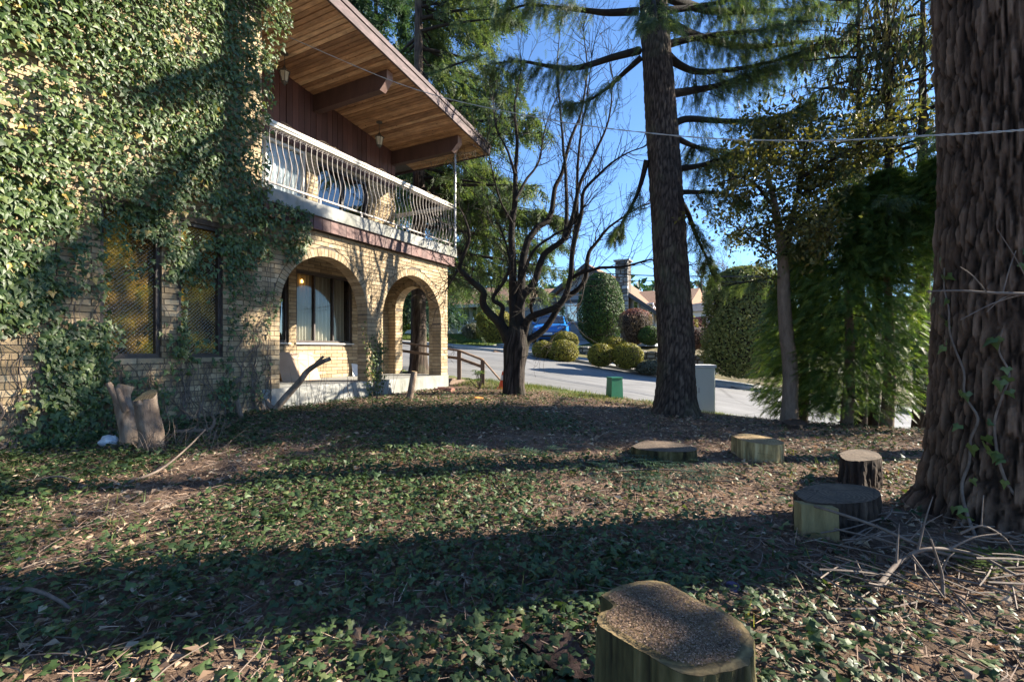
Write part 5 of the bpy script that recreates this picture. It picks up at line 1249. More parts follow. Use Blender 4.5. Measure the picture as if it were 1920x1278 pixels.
# traffic cone
m_or = M_plain('orange_cone', [(.3,(.62,.07,.015)),(.7,(.75,.10,.02))], 6, .5, .05, 50); m_refl = M_plain('cone_band', [(.3,(.6,.58,.55)),(.7,(.72,.7,.68))], 8, .5, .05, 50)
Yk = 11.3; pk = at(944, 726, Yk); zk = g(pk[0], pk[1])-.01; hk = (CY-696)/FPX*Yk-zk
cone = thing('traffic_cone', 'orange traffic cone with a pale band at the roadside', 'cone', (pk[0], pk[1], zk))
def lathe(mb, c, prof, sides=20): mb.grid(np.array([[[c[0]+r_*math.cos(t), c[1]+r_*math.sin(t), zz] for t in np.arange(sides)*2*np.pi/sides] for r_, zz in prof]), True)
q = MB(); lathe(q, pk, [(.12,zk+.025),(.03,zk+hk),(.0,zk+hk)]); q.build('body', m_or, cone, smooth=True)
q = MB(); q.box(pk[0]-.16, pk[0]+.16, pk[1]-.16, pk[1]+.16, zk, zk+.028); q.build('foot', m_or, cone)
q = MB(); z_a, z_b = zk+hk*.52, zk+hk*.80; ra = lambda z: .12-.09*(z-zk-.025)/(hk-.025)+.003; lathe(q, pk, [(ra(z_a),z_a),(ra(z_b),z_b)]); q.build('band', m_refl, cone, smooth=True)
# stair, hand rail
m_wood = M_plain('weathered_brown_wood', [(.3,(.10,.065,.045)),(.7,(.20,.14,.10))], 6, .85, .3, 40, stretch=(1,1,.3))
rl = thing('stair_railing', 'brown wooden stair handrail running down to the road by the porch', 'railing', at(861, 711, 12.3))
A_, B_, C_, D_ = at(735,640,13.3), at(861,657,12.3), at(905,674,11.9), at(951,727,11.6)
def bar(name, p0, p1, w, h):
    q = MB(); d_ = unit(p1-p0); s_ = unit(np.cross(d_, A(0,0,1)))*w/2; u_ = np.cross(s_/(w/2), d_)*h/2
    q.hexa([p0-s_-u_, p0+s_-u_, p1+s_-u_, p1-s_-u_, p0-s_+u_, p0+s_+u_, p1+s_+u_, p1-s_+u_]); return q.build(name, m_wood, rl)
dn = A(0,0,-.20)
bar('top_rail', A_, B_, .09, .045); bar('top_rail', B_, C_, .09, .045); bar('top_rail', C_, D_, .05, .03)
bar('lower_rail', A_+dn*1.1, B_+dn, .04, .07); bar('lower_rail', B_+dn, C_+dn*.9, .04, .07)
for p_, b_ in ((at(744,640,13.2), None), (B_, None), (C_, None)):
    gz_ = g(p_[0], p_[1])-.05; q = MB(); q.box(p_[0]-.05, p_[0]+.05, p_[1]-.05, p_[1]+.05, gz_, p_[2]-.02); q.build('post', m_wood, rl)
stp = thing('wooden_step', 'low wooden plank steps at the end of the porch', 'steps', at(862, 716, 11.9))
for k, (s0, zt_) in enumerate(((-.45, -.72), (-.85, -.84))):
    for j in range(3):
        q = MB(); q.boxf(s0+.12*j-.0, s0+.12*j+.112, -1.55, -.05, zt_-.045, zt_); q.build('plank', m_wood, stp)
q = MB(); q.boxf(-.86, -.03, -.10, -.06, -1.02, -.768); q.boxf(-.86, -.03, -1.55, -1.5, -1.02, -.90); q.build('stringer', m_wood, stp)
# ---------------------------------------------------------------- stumps
def M_cut(name, cols, ring=38, centre=(0,0,0)):
    m, nt, b, o = newmat(name); v = coord(nt)
    sp = nt.nodes.new('ShaderNodeVectorMath'); sp.operation = 'SUBTRACT'; sp.inputs[1].default_value = centre; nt.links.new(v, sp.inputs[0])
    ml = nt.nodes.new('ShaderNodeVectorMath'); ml.operation = 'MULTIPLY'; ml.inputs[1].default_value = (1,1,0); nt.links.new(sp.outputs[0], ml.inputs[0])
    ln = nt.nodes.new('ShaderNodeVectorMath'); ln.operation = 'LENGTH'; nt.links.new(ml.outputs[0], ln.inputs[0])
    w = math_(nt, 'SINE', math_(nt, 'ADD', math_(nt, 'MULTIPLY', ln.outputs['Value'], ring*6.28), math_(nt, 'MULTIPLY', noise(nt, 5, 4, .6, v), 22.0)), 0)
    c = ramp(nt, noise(nt, 4, 6, .65, v), cols)
    ck = nt.nodes.new('ShaderNodeTexVoronoi'); ck.feature = 'DISTANCE_TO_EDGE'; ck.inputs['Scale'].default_value = 4.5; nt.links.new(v, ck.inputs['Vector'])
    c = mixc(nt, .75, c, ramp(nt, ck.outputs['Distance'], [(.0,(.2,.18,.16)),(.02,(1,1,1))]), 'MULTIPLY')
    c = mixc(nt, .75, c, ramp(nt, w, [(.0,(.55,.52,.48)),(1,(1.2,1.18,1.15))]), 'MULTIPLY'); c = mixc(nt, .7, c, ramp(nt, noise(nt, 60, 5, .7, v), [(.3,(.6,.6,.6)),(.7,(1.35,1.3,1.25))]), 'MULTIPLY')
    nt.links.new(c, b.inputs['Base Color']); b.inputs['Roughness'].default_value = .9; bump(nt, b, noise(nt, 70, 5, .7, v), .5, .01); return m
m_cut = M_cut('sawn_wood', [(.3,(.20,.13,.07)),(.5,(.36,.25,.12)),(.75,(.48,.37,.18))]); m_cutd = M_cut('dark_sawn_wood', [(.3,(.07,.052,.038)),(.7,(.20,.145,.10))]); m_cutn = M_cut('mossy_sawn_top', [(.3,(.11,.085,.035)),(.5,(.22,.16,.07)),(.75,(.30,.22,.115))], 30)
m_side = M_bark('split_log_side', (.16,.13,.07), (.38,.31,.15), (.60,.52,.30), 5); m_sided = M_bark('dark_log_side', (.018,.013,.011), (.05,.037,.03), (.11,.08,.06), 5); m_sidem = M_bark('mossy_log_side', (.02,.017,.010), (.085,.075,.032), (.20,.165,.08), 6)
def stump(label, outline, zb0, zt0, sidem, cutm, tilt=(0,0), seed=1, flare=.12, bark=.014, name='tree_stump', group=None, domed=0, n=120):
    O = np.array(outline, float); c = O.mean(0); P = smooth_path(np.vstack([O, O[0]])[:, :].tolist() if False else np.vstack([O, O[:1]]), max(4, n//len(O)))[:-1]
    if P.shape[1] == 2: P = np.hstack([P, np.zeros((len(P),1))])
    m = len(P); r_ = P[:,:2]-c; T = thing(name, label, 'stump', (c[0], c[1], zb0), group)
    zz = np.linspace(0, 1, 22); th = np.arctan2(r_[:,1], r_[:,0])
    h = .5*fbm(np.cos(th)[None]*14+seed, np.sin(th)[None]*14, zz[:,None]*1.2+seed, 4)+.25*fbm(np.cos(th)[None]*30, np.sin(th)[None]*30, zz[:,None]*6+seed, 3)+.5*fbm(np.cos(th)[None]*3.5+seed, np.sin(th)[None]*3.5, zz[:,None]*.8+seed, 3); hn = (h-h.min())/np.ptp(h)
    fl = 1+flare*(1-zz[:,None])**2.5*(1+.3*np.sin(th*3+seed)[None]); top = lambda x, y: zt0+tilt[0]*(x-c[0])+tilt[1]*(y-c[1])
    rad_ = np.linalg.norm(r_, axis=1); s_ = fl*(1+bark*(hn-.5)*2/rad_[None].mean()*(1-.75*zz[:,None]**4))
    X = c[0]+r_[None,:,0]*s_; Yv = c[1]+r_[None,:,1]*s_; zt_ = top(X[-1], Yv[-1])
    Z = zb0-.06+zz[:,None]*(zt_[None]-zb0+.06)
    q = MB(); q.grid(np.stack([X, Yv, Z], -1), True, tint=hn); q.build('bark', sidem, T, smooth=False)
    q = MB(); rings = np.linspace(1, .02, 14); V = []
    for k in rings:
        x, y = c[0]+(X[-1]-c[0])*k, c[1]+(Yv[-1]-c[1])*k; V.append(np.stack([x, y, top(x, y)+.001+.012*(fbm(x*14, y*14, seed)-.5)*(k < 1)+domed*(1-k)], -1))
    q.grid(np.array(V), True); q.build('sawn_top', cutm, T, smooth=True); return T
def px_outline(pts, zt0):        # pixels of the top's rim on the level plane zt0
    out = []
    for px, py in pts: Y = zt0*FPX/(CY-py); out.append([(px-CX)/FPX*Y, Y])
    return out
zt_near = -.80
near_o = px_outline([(1127,1116),(1162,1098),(1219,1088),(1259,1097),(1316,1128),(1375,1156),(1409,1194),(1409,1231),(1391,1253),(1312,1266),(1266,1256),(1200,1219),(1150,1190),(1122,1169),(1124,1151),(1150,1136)], zt_near)
near_c = np.array(near_o).mean(0)
near_st = stump('big fresh cut stump with sawdust on its notched mossy top', near_o, -1.17, zt_near, m_sidem, m_cutn, seed=4, n=180, flare=.10, bark=.02)
stA = px_outline([(1184,836),(1210,826),(1262,828),(1303,838),(1296,846),(1240,846),(1200,842)], -.985)
stump('low broad stump with a mossy dark top in the lawn', stA, g(*np.array(stA).mean(0)), -.985, m_sidem, m_cutd, seed=6, flare=.15)
stB = px_outline([(1371,816),(1400,813),(1445,820),(1469,829),(1458,834),(1430,832),(1395,826)], -.935)
stump('pale yellow freshly sawn stump sitting in the sun', stB, g(*np.array(stB).mean(0)), -.935, m_side, m_cut, seed=7, flare=.02, bark=.008)
stC = px_outline([(1572,850),(1600,842),(1640,846),(1652,858),(1620,864),(1585,862)], -.90)
stump('dark broken stump wrapped in dead vines under the cedars', stC, g(*np.array(stC).mean(0)), -.90, m_sided, m_cutd, seed=8, flare=.1, bark=.04)
stD = px_outline([(1488,922),(1530,908),(1600,908),(1648,920),(1636,938),(1570,944),(1510,938)], -.935)
stD_t = stump('dark stump with one pale split face beside the massive fir', stD, g(*np.array(stD).mean(0)), -.935, m_sided, m_cutd, seed=9, flare=.0, bark=.03)
c = np.array(stD).mean(0); q = MB(); p0, p1 = at(1494, 934, 2.985), at(1562, 940, 2.90)
q.hexa([A(p0[0],p0[1]-.055,-1.16),A(p1[0],p1[1]-.06,-1.16),A(p1[0],p1[1]+.03,-1.16),A(p0[0],p0[1]+.03,-1.16),A(p0[0],p0[1]-.045,-.945),A(p1[0],p1[1]-.05,-.945),A(p1[0],p1[1]+.03,-.945),A(p0[0],p0[1]+.03,-.945)], .35); q.build('split_face', m_side, stD_t)
stE = px_outline([(1466,790),(1480,785),(1500,786),(1513,792),(1500,797),(1480,796)], -1.07)
stump('small stump with a rust brown rim at the foot of the olive leaved tree', stE, g(*np.array(stE).mean(0)), -1.07, m_sided, m_bark, seed=10, flare=.04)
# sawn stubs and cut branch stubs by the house
def stub(label, pts, Y0, r0, r1, mat=m_barkl, forks=(), name='sawn_trunk'):
    P = [at(px, py, Y0+dY) for px, py, dY in pts]; P.insert(0, P[0]+A(0,0,-.16)); T = thing(name, label, 'tree stub', P[1]); q = MB(); S = smooth_path(P, 10)
    q.tube(S, np.linspace(r0, r1, len(S))*(1+.012*np.sin(np.arange(len(S))*.9)), 14, cap=False); W = q.V[0]; cut = .75 if len(pts) < 5 and r0 > .1 else .0
    nzv = fbm(W[:,0]*22, W[:,1]*22, W[:,2]*5, 4); q.T[0] = np.clip((nzv-.25)*1.5+.3, 0, 1); cc = np.repeat(S, 14, 0); W[:] = cc+(W-cc)*(1+.10*(nzv-.5))[:,None]
    W[-14:,2] += cut*(W[-14:,1]-S[-1][1]); rim = W[-14:].copy(); q.build('bark', mat, T, smooth=True)
    d_ = unit(S[-1]-S[-2]); q = MB(); u_ = unit(np.cross(d_, A(1,0,.1))); w_ = np.cross(d_, u_); t = np.arange(14)*2*np.pi/14
    q.add(np.vstack([S[-1]+d_*.004, rim]), [[0, k+1, (k+1) % 14+1] for k in range(14)]); q.build('sawn_end', m_cut, T)
    for fp, fr in forks:
        F = smooth_path([at(px, py, Y0+dY) for px, py, dY in fp], 6); q = MB(); q.tube(F, np.linspace(fr, fr*.55, len(F)), 8, tint=.6); q.build('fork', mat, T, smooth=True)
    return T
YS = 5.0
stub('grey sawn trunk stub with pale cut top by the ivy wall', [(284,812,0),(277,780,0),(272,745,0)], YS, .115, .10)
stub('leaning forked sawn stub behind the grey trunk stub', [(243,812,.1),(236,780,.12),(228,745,.15),(236,722,.18)], YS+.05, .09, .075, forks=[([(232,765,.1),(215,738,.1),(203,718,.1)],.05),([(236,770,.05),(226,745,.0),(220,728,0)],.035)])
stub('slanting cut branch stub with a forked end before the porch', [(515,772,0),(535,745,0),(562,715,0),(577,695,.02),(600,680,.05),(620,672,.08)], 7.25, .06, .03, m_barkl, [([(577,695,.02),(590,684,-.02),(606,668,-.05)],.035),([(520,772,0),(505,760,.0),(500,748,0)],.05)], 'cut_branch')
stub('short leaning cut post of branch in front of the porch pier', [(766,752,0),(770,735,0),(774,712,0),(777,696,0)], 8.75, .065, .055, m_barkl, (), 'cut_branch')
stub('small cut sapling stub at the base of the brick wall', [(452,782,0),(448,765,0),(444,750,0)], 6.6, .035, .03, m_barkl, (), 'cut_branch')
# ---------------------------------------------------------------- ivy on the wall
rs = np.random.default_rng(200)
def inpoly(px, py, poly):
    r = np.zeros(len(px), bool); n = len(poly)
    for i in range(n):
        x0, y0 = poly[i]; x1, y1 = poly[(i+1) % n]
        c = ((y0 > py) != (y1 > py)) & (px < (x1-x0)*(py-y0)/((y1-y0) if y1 != y0 else 1e-9)+x0); r ^= c
    return r
ivy = thing('ivy', 'dense green ivy covering the tall brick wall beside the balcony', 'ivy', F_(7, .15, -.98))
n = 95000
s = rs.uniform(4.1, 9.6, n); z = rs.uniform(-1.0, 5.7, n)
x, y = CORNER[0]-dx*s, CORNER[1]-dy*s
# coverage painted on the wall itself, in metres along it and up it
cover = np.where(z > 1.75, 1.0, np.where(z > .2, .85, .60))
cover = np.where((s > 6.8), np.where(z > .6, .97, np.where(z > -.25, .85, .65)), cover)
cover = np.where((s < 5.4) & (z < 1.9), .75, cover)
cover = np.where((s < 5.4) & (z < .7), .5, cover)
for w0, w1 in WIN:
    inw = (s > w0-.02) & (s < w1+.02) & (z > WZ0) & (z < WZ1); edge = np.clip((s-(w0+.22))/(w1-w0-.22), 0, 1)
    cover = np.where(inw, np.where(z > WZ1-.35, .8, .12+.95*edge), cover)
# over the corner and above the first arch
lim = np.interp(z, [-1.0,.2,1.0,1.35,1.7,2.0,2.25,2.3,3.4,3.5,4.1,4.6,5.0,5.4], [4.75,4.72,4.55,4.35,4.0,3.75,3.85,4.9,4.95,4.92,4.86,4.68,4.52,4.6])
cover = np.where(s < lim, 0, cover); cover = np.where((s < 4.85) & (z > 1.2) & (z < 2.05), .8*(s > lim), cover)
arch1 = (np.hypot(s-3.6, np.maximum(z-.68, 0)) < 1.0) & (z < 1.7); cover = np.where(arch1, 0, cover)
clump = fbm(s*1.7, z*1.7, 4., 4); cover = np.where(cover < .9, cover*np.clip((clump-.36)*5, 0, 1.5), cover*np.clip((clump-.27)*6, .3, 1))
keep = rs.random(n) < cover*.62*np.where(z > 1.75, 1, 1.25)
s, z = s[keep], z[keep]; n = len(s)
thick = np.where(z > 1.75, .09+.20*fbm(s*1.3, z*.9, 7., 3), .05+.07*fbm(s*2, z*2, 7., 2)); thick = thick+np.where(s < 5.0, .12, 0)*(z > 2.3)
o = .02+thick*(.25+.75*rs.random(n)**.6)
pos = np.stack([CORNER[0]+dy*o-dx*s, CORNER[1]-dx*o-dy*s, z], -1); nrm = A(dy, -dx, 0); al_ = A(-dx, -dy, 0)
dd = unit(A(0,0,-1)+al_*rs.normal(size=(n,1))*.55+nrm*(.15+.35*rs.random((n,1)))); nn = unit(nrm*1.0+A(0,0,.45)+rs.normal(size=(n,3))*.58)
X, Y, Z = basis(dd, nn); size = .030+.068*rs.random(n)**1.9; size = np.where((s < 5.3) & (z < 1.2), size*.72, size)
ti = np.clip(rs.random(n)*.75+.25*fbm(s*1.1, z*1.1, 11., 3), 0, .94); ti = np.where(rs.random(n) < .018+.03*(fbm(s*.9, z*.9, 14., 2) > .62), 1.0, ti)
order = np.argsort(-(size/(pos[:,1]))*(o > thick*.75)); big = order[:300]; rest = order[300:]
lv = MB(); fr_ = rest[pos[rest][:,1] > 5.3]; nr_ = rest[pos[rest][:,1] <= 5.3]; scat(lv, IVY_V, IVY_F, pos[nr_], X[nr_], Y[nr_], Z[nr_], size[nr_], ti[nr_]); scat(lv, IVY2_V, IVY2_F, pos[fr_], X[fr_], Y[fr_], Z[fr_], size[fr_], ti[fr_]); lv.build('leaves', m_ivy, ivy, kind='stuff')
me_o = MB().add(IVY_V, IVY_F).build('leaf', m_ivy1); leaf_me = me_o.data; bpy.data.objects.remove(me_o)
for v in leaf_me.vertices: v.co.z -= H
rl_ = root_loc(ivy)
for i in big:
    ob = bpy.data.objects.new('leaf', leaf_me); COL.objects.link(ob); ob.parent = ivy
    Mx = Matrix(((X[i][0]*size[i],Y[i][0]*size[i],Z[i][0]*size[i],pos[i][0]-rl_[0]),(X[i][1]*size[i],Y[i][1]*size[i],Z[i][1]*size[i],pos[i][1]-rl_[1]),(X[i][2]*size[i],Y[i][2]*size[i],Z[i][2]*size[i],pos[i][2]-rl_[2]),(0,0,0,1)))
    ob.matrix_local = Mx
stm = MB()
for k in range(190):
    s0 = rs.uniform(4.75, 8.8); zz = -1.0; pts = []; hm = rs.uniform(.3, 3.2) if k < 60 else rs.uniform(-.6, .5); sd = rs.normal()*.25
    while zz < hm:
        ok = not any(w0 < s0 < w1 and WZ0 < zz < WZ1 for w0, w1 in WIN)
        pts.append(F_(s0, .02+.03*rs.random(), zz)); s0 += sd*.1+rs.normal()*.045; zz += .12
        s0 = max(s0, 4.72)
        if not ok: pts.pop(); break
    if len(pts) > 3: stm.tube(smooth_path(pts, 3), np.linspace(.005 if k % 6 else .014, .003, len(smooth_path(pts, 3))), 4, cap=False, tint=.5)
stm.build('stems', m_twig, ivy, kind='stuff')
# dry vine on the porch pier
vp = thing('pier_vine', 'sparse dry vine climbing the brick pier between the arches', 'vine', F_(2.46, .05, -.9)); lv = MB(); q = MB()
for k in range(7):
    s0, zz, pts = 2.46+rs.normal()*.07, -.95, []
    while zz < -.1+1.0*rs.random():
        pts.append(F_(s0, .025+.03*rs.random(), zz)); s0 += rs.normal()*.025; zz += .07
        for _ in range(4):
            p = F_(s0+rs.normal()*.07, .03+.07*rs.random(), zz+rs.normal()*.04); X, Y, Z = basis(unit(A(0,0,-1)+rs.normal(size=(1,3))*.6), unit(nrm+rs.normal(size=3)*.5)[None]); scat(lv, IVY_V, IVY_F, p[None], X, Y, Z, [.03+.03*rs.random()], [rs.random()])
    if len(pts) > 2: q.tube(smooth_path(pts, 2), .004, 4, cap=False)
lv.build('leaves', m_ivy, vp, kind='stuff'); q.build('stems', m_twig, vp, kind='stuff')

# ---------------------------------------------------------------- ground cover
def ground_pts(n, y0, y1, pw):
    y = y0+(y1-y0)*rs.random(n)**pw; x = (rs.random(n)*2-1)*(1.12*y+.9); a, b = ab(x, y)
    o = (x-CORNER[0])*dy-(y-CORNER[1])*dx; s_ = -((x-CORNER[0])*dx+(y-CORNER[1])*dy)
    ok = ((o > .06) | (s_ < -.3)) & (b < -.05)
    ok &= np.hypot(x-BT[0], y-BT[1]) > .6
    for O in (near_o, stA, stB, stC, stD):
        c_ = np.array(O).mean(0); ok &= np.hypot(x-c_[0], y-c_[1]) > .75*np.abs(np.array(O)-c_).max()
    ok &= ~inpoly(x, y, near_o)
    x, y = x[ok], y[ok]; z = G(x, y)+sstep(14, 8, np.hypot(x, y))*(.045*(fbm(x*2.2, y*2.2, 3.)-.5)+.025*(fbm(x*9, y*9, 5.)-.5)); return x, y, z
def ivy_density(x, y):
    d = fbm(x*.75+2, y*.75, 6., 4); left = sstep(2.2, -1.5, x); far = sstep(9.8, 6.0, y)
    return np.clip((d-.375+.17*left)*4.8, 0, 1)*(.25+.75*far)*(1-.72*sstep(.5, 1.9, x))
x, y, z = ground_pts(150000, 1.0, 11.0, .8); dn_ = ivy_density(x, y); k = rs.random(len(x)) < dn_*.95+.05; x, y, z = x[k], y[k], z[k]; n = len(x)
pos = np.stack([x, y, z+.015+.06*rs.random(n)*np.clip(dn_[k]+.3, 0, 1)], -1); az = rs.random(n)*6.283
dd = np.stack([np.cos(az), np.sin(az), -.1+.4*rs.normal(size=n)], -1); nn = unit(A(0,0,1)+rs.normal(size=(n,3))*.33); X, Y, Z = basis(dd, nn); gi = MB()
gs_ = .018+.036*rs.random(n)**1.3; gt_ = np.clip(rs.random(n)*.8+.3*(rs.random(n) < .12), 0, 1)
for k_, tv_, tf_ in ((y < 2.7, IVY_V, IVY_F), (y >= 2.7, IVY2_V, IVY2_F)): scat(gi, tv_, tf_, pos[k_], X[k_], Y[k_], Z[k_], gs_[k_]*np.where(y[k_] < 3, 1, 1.15), gt_[k_])
o_ = gi.build('ground_ivy', m_ivyg, kind='stuff'); tag(o_, 'dark green ivy leaves spreading over the garden floor', 'ivy')
# dead leaves
x, y, z = ground_pts(26000, .9, 11, .72); n = len(x); pos = np.stack([x, y, z+.008+.02*rs.random(n)], -1); az = rs.random(n)*6.283
dd = np.stack([np.cos(az), np.sin(az), .25*rs.normal(size=n)], -1); X, Y, Z = basis(dd, unit(A(0,0,1)+rs.normal(size=(n,3))*.4)); dl = MB()
h = n//2; scat(dl, IVY2_V*A(1,1,2.5), IVY2_F, pos[:h], X[:h], Y[:h], Z[:h], .025+.04*rs.random(h)**2, rs.random(h)); scat(dl, LEAF2_V*A(1,1,3), LEAF2_F, pos[h:], X[h:], Y[h:], Z[h:], .03+.05*rs.random(n-h)**2, rs.random(n-h))
o_ = dl.build('leaf_litter', m_dead, kind='stuff'); tag(o_, 'scattered curled brown dead leaves on the garden floor', 'leaf litter')
# needles and fine twigs
x, y, z = ground_pts(190000, .8, 11, .6); n = len(x); az = rs.random(n)*6.283; L = .02+.085*rs.random(n)**2
pos = np.stack([x, y, z+.004+.022*rs.random(n)], -1); dd = np.stack([np.cos(az), np.sin(az), .22*rs.normal(size=n)], -1); X, Y, Z = basis(dd, unit(A(0,0,1)+rs.normal(size=(n,3))*.4))
nd = MB(); NV = np.array([[-.02,0,0],[.02,0,0],[.012,.5,.06],[-.012,.5,.06],[0,1,0]]); NV = np.array([[-.022,0,0],[.022,0,0],[.008,1,.03],[-.008,1,.03]]); NF = np.array([[0,1,2],[0,2,3]]); scat(nd, NV, NF, pos, X, Y, Z, L*1.3, rs.random(n))
o_ = nd.build('needle_litter', m_needle, kind='stuff'); tag(o_, 'reddish brown conifer needles and bark bits covering the ground', 'needle litter')
tq = MB()
x, y, z = ground_pts(1500, 1.0, 10, .75)
for i in range(len(x)):
    a_ = rs.random()*6.283; L = .08+.35*rs.random()**2; p = A(x[i], y[i], z[i]+.015); d_ = A(math.cos(a_), math.sin(a_), .05*rs.normal()); sd = A(-d_[1], d_[0], 0)
    tq.tube(np.array([p, p+d_*L*.35+sd*.04*rs.normal()+A(0,0,.02*rs.random()), p+d_*L*.7+sd*.05*rs.normal()+A(0,0,.03*rs.random()), p+d_*L+A(0,0,.015)]), [.0035,.0032,.0026,.0015], 4, cap=False)
o_ = tq.build('twig_litter', m_twig, kind='stuff'); tag(o_, 'thin fallen twigs strewn across the garden floor', 'twigs')
tq = MB(); x, y, z = ground_pts(420, 1.1, 8.5, .8)
for i in range(len(x)):
    a_ = rs.random()*6.283; pts = []; px_, py_ = x[i], y[i]
    for _ in range(rs.integers(5, 12)):
        pts.append(A(px_, py_, g(px_, py_)+.012+.025*rs.random())); a_ += rs.normal()*.4; px_ += .1*math.cos(a_); py_ += .1*math.sin(a_)
    pts = np.array(pts); oo = (pts[:,0]-CORNER[0])*dy-(pts[:,1]-CORNER[1])*dx
    if oo.min() > .05 and not inpoly(pts[:,0], pts[:,1], near_o).any(): tq.tube(smooth_path(pts, 2), .0028, 4, cap=False)
o_ = tq.build('ivy_runners', m_twig, kind='stuff'); tag(o_, 'thin ivy runners creeping over the garden floor', 'ivy stems')
# grass on the verge and tufts in the lawn
n = 26000; a_ = rs.uniform(-4.5, 4.5, n); b_ = -.06-rs.random(n)**1.6*1.5; x, y = R0[0]+ux*a_+uy*b_, R0[1]+uy*a_-ux*b_
o1 = (x-CORNER[0])*dy-(y-CORNER[1])*dx; k = (o1 > .1) & (rs.random(n) < np.clip((fbm(x*1.5, y*1.5, 3., 3)-.3)*3, 0, 1)); x, y = x[k], y[k]
tx, ty, _ = ground_pts(9000, 1.3, 9.5, .8); k = fbm(tx*2.6, ty*2.6, 21., 3) > .62; x, y = np.concatenate([x, tx[k]]), np.concatenate([y, ty[k]]); n = len(x)
pos = np.stack([x, y, G(x, y)-.005], -1); X, Y, Z = basis(unit(A(0,0,1)+rs.normal(size=(n,3))*.42), rvec(n)); gr = MB(); scat(gr, BLADE_V*A(.10,1,1), BLADE_F, pos, X, Y, Z, .04+.08*rs.random(n), rs.random(n))
o_ = gr.build('grass', m_grass, kind='stuff'); tag(o_, 'short green grass along the road verge and in thin tufts', 'grass')
# lawn grass across the street
n = 16000; a_ = rs.uniform(9.8, 26, n); b_ = rs.uniform(RW+1.5, 16.5, n); x, y = R0[0]+ux*a_+uy*b_, R0[1]+uy*a_-ux*b_; pos = np.stack([x, y, G(x, y)-.01], -1)
X, Y, Z = basis(unit(A(0,0,1)+rs.normal(size=(n,3))*.4), rvec(n)); gr = MB(); scat(gr, BLADE_V*A(.3,1,1), BLADE_F, pos, X, Y, Z, .06+.08*rs.random(n), rs.random(n)*.8)
o_ = gr.build('lawn_grass', m_grass, kind='stuff'); tag(o_, 'mown green lawn grass in front of the beige house', 'grass')
# sawdust on the near stump
n = 42000; O = np.array(near_o); lo, hi = O.min(0), O.max(0); px = rs.uniform(lo[0], hi[0], n); py = rs.uniform(lo[1], hi[1], n)
k = inpoly(px, py, near_c+(O-near_c)*.88) & (rs.random(n) < np.clip((fbm(px*5, py*5, 2., 3)-.22)*4+(px-near_c[0])*1.5, 0, 1)); px, py = px[k], py[k]; n = len(px)
az = rs.random(n)*6.283; X, Y, Z = basis(np.stack([np.cos(az), np.sin(az), .2*rs.normal(size=n)], -1), unit(A(0,0,1)+rs.normal(size=(n,3))*.5)); sd_ = MB(); m_saw = M_leaf('sawdust_chips', [(0,(.13,.08,.055)),(.5,(.26,.17,.12)),(1,(.42,.31,.23))], .9, 0, .1)
scat(sd_, LEAF2_V*A(.7,1,1), LEAF2_F, np.stack([px, py, np.full(n, zt_near+.006)+.006*rs.random(n)], -1), X, Y, Z, .0025+.006*rs.random(n)**2, rs.random(n))
o_ = sd_.build('sawdust', m_saw, kind='stuff'); tag(o_, 'brown sawdust and needles lying on the near stump top', 'sawdust')
# ---------------------------------------------------------------- fallen branches and small litter
def lying(name, label, pts, r0, r1, mat=m_twig, cat='branch', side=()):
    P = []
    for px, py, h in pts:
        Y = 3.0
        for _ in range(12): Y = (g((px-CX)/FPX*Y, Y)+h)*FPX/(CY-py)
        P.append(at(px, py, Y))
    T = thing(name, label, cat, P[0]); S = smooth_path(P, 5); q = MB(); q.tube(S, np.linspace(r0, r1, len(S)), 7); q.build('stick', mat, T, smooth=True)
    for i, dpx, L in side:
        p = S[i]; d_ = unit(A(dpx[0], .3*dpx[1], dpx[1])); q = MB(); e = smooth_path([p, p+d_*L*.5+A(0,0,.02), p+d_*L], 4); q.tube(e, np.linspace(r0*.6, .002, len(e)), 5); q.build('side_twig', mat, T, smooth=True)
    return T
lying('fallen_branch', 'pale branch arching over the twig pile before the massive fir', [(1500,942,.16),(1560,958,.20),(1640,985,.16),(1720,1020,.12),(1790,1042,.06),(1900,1055,.05)], .007, .011, side=[(14,(.5,.3),.25),(18,(-.3,.6),.22)])
lying('fallen_branch', 'forked pale branch on top of the twig pile by the massive fir', [(1640,1105,.05),(1690,1050,.10),(1745,1028,.15),(1830,1040,.10),(1905,1078,.06)], .012, .007, side=[(8,(.4,.7),.3),(12,(.8,.2),.3),(4,(.2,.6),.2)])
lying('fallen_branch', 'grey stick standing half upright out of the twig pile', [(1768,1120,.02),(1766,1080,.10),(1758,1050,.18),(1745,1010,.28)], .009, .004, side=[(6,(.5,.5),.12)])
lying('fallen_branch', 'thin pale branch curling up at the foot of the massive fir', [(1800,1000,.20),(1840,985,.24),(1880,1005,.18),(1902,1032,.10)], .006, .004, side=[(5,(.3,.8),.16)])
lying('fallen_branch', 'long brown stick lying across the sunny ivy near the wall', [(238,905,.03),(300,880,.05),(350,840,.12),(385,805,.22)], .012, .006)
lying('fallen_branch', 'bent reddish stick lying on the ivy by the wall base', [(68,898,.03),(115,893,.08),(150,908,.03),(185,912,.02)], .009, .006)
lying('fallen_branch', 'thick crooked branch with an upturned end beside the sawn stubs', [(330,810,.06),(360,808,.06),(392,805,.06),(402,790,.12),(397,778,.2)], .030, .018, m_barkl)
lying('fallen_branch', 'curved dark stick half buried in the ivy', [(0,1105,.02),(60,1105,.05),(110,1125,.05),(140,1150,.02)], .012, .006)
rs = np.random.default_rng(210); q = MB()
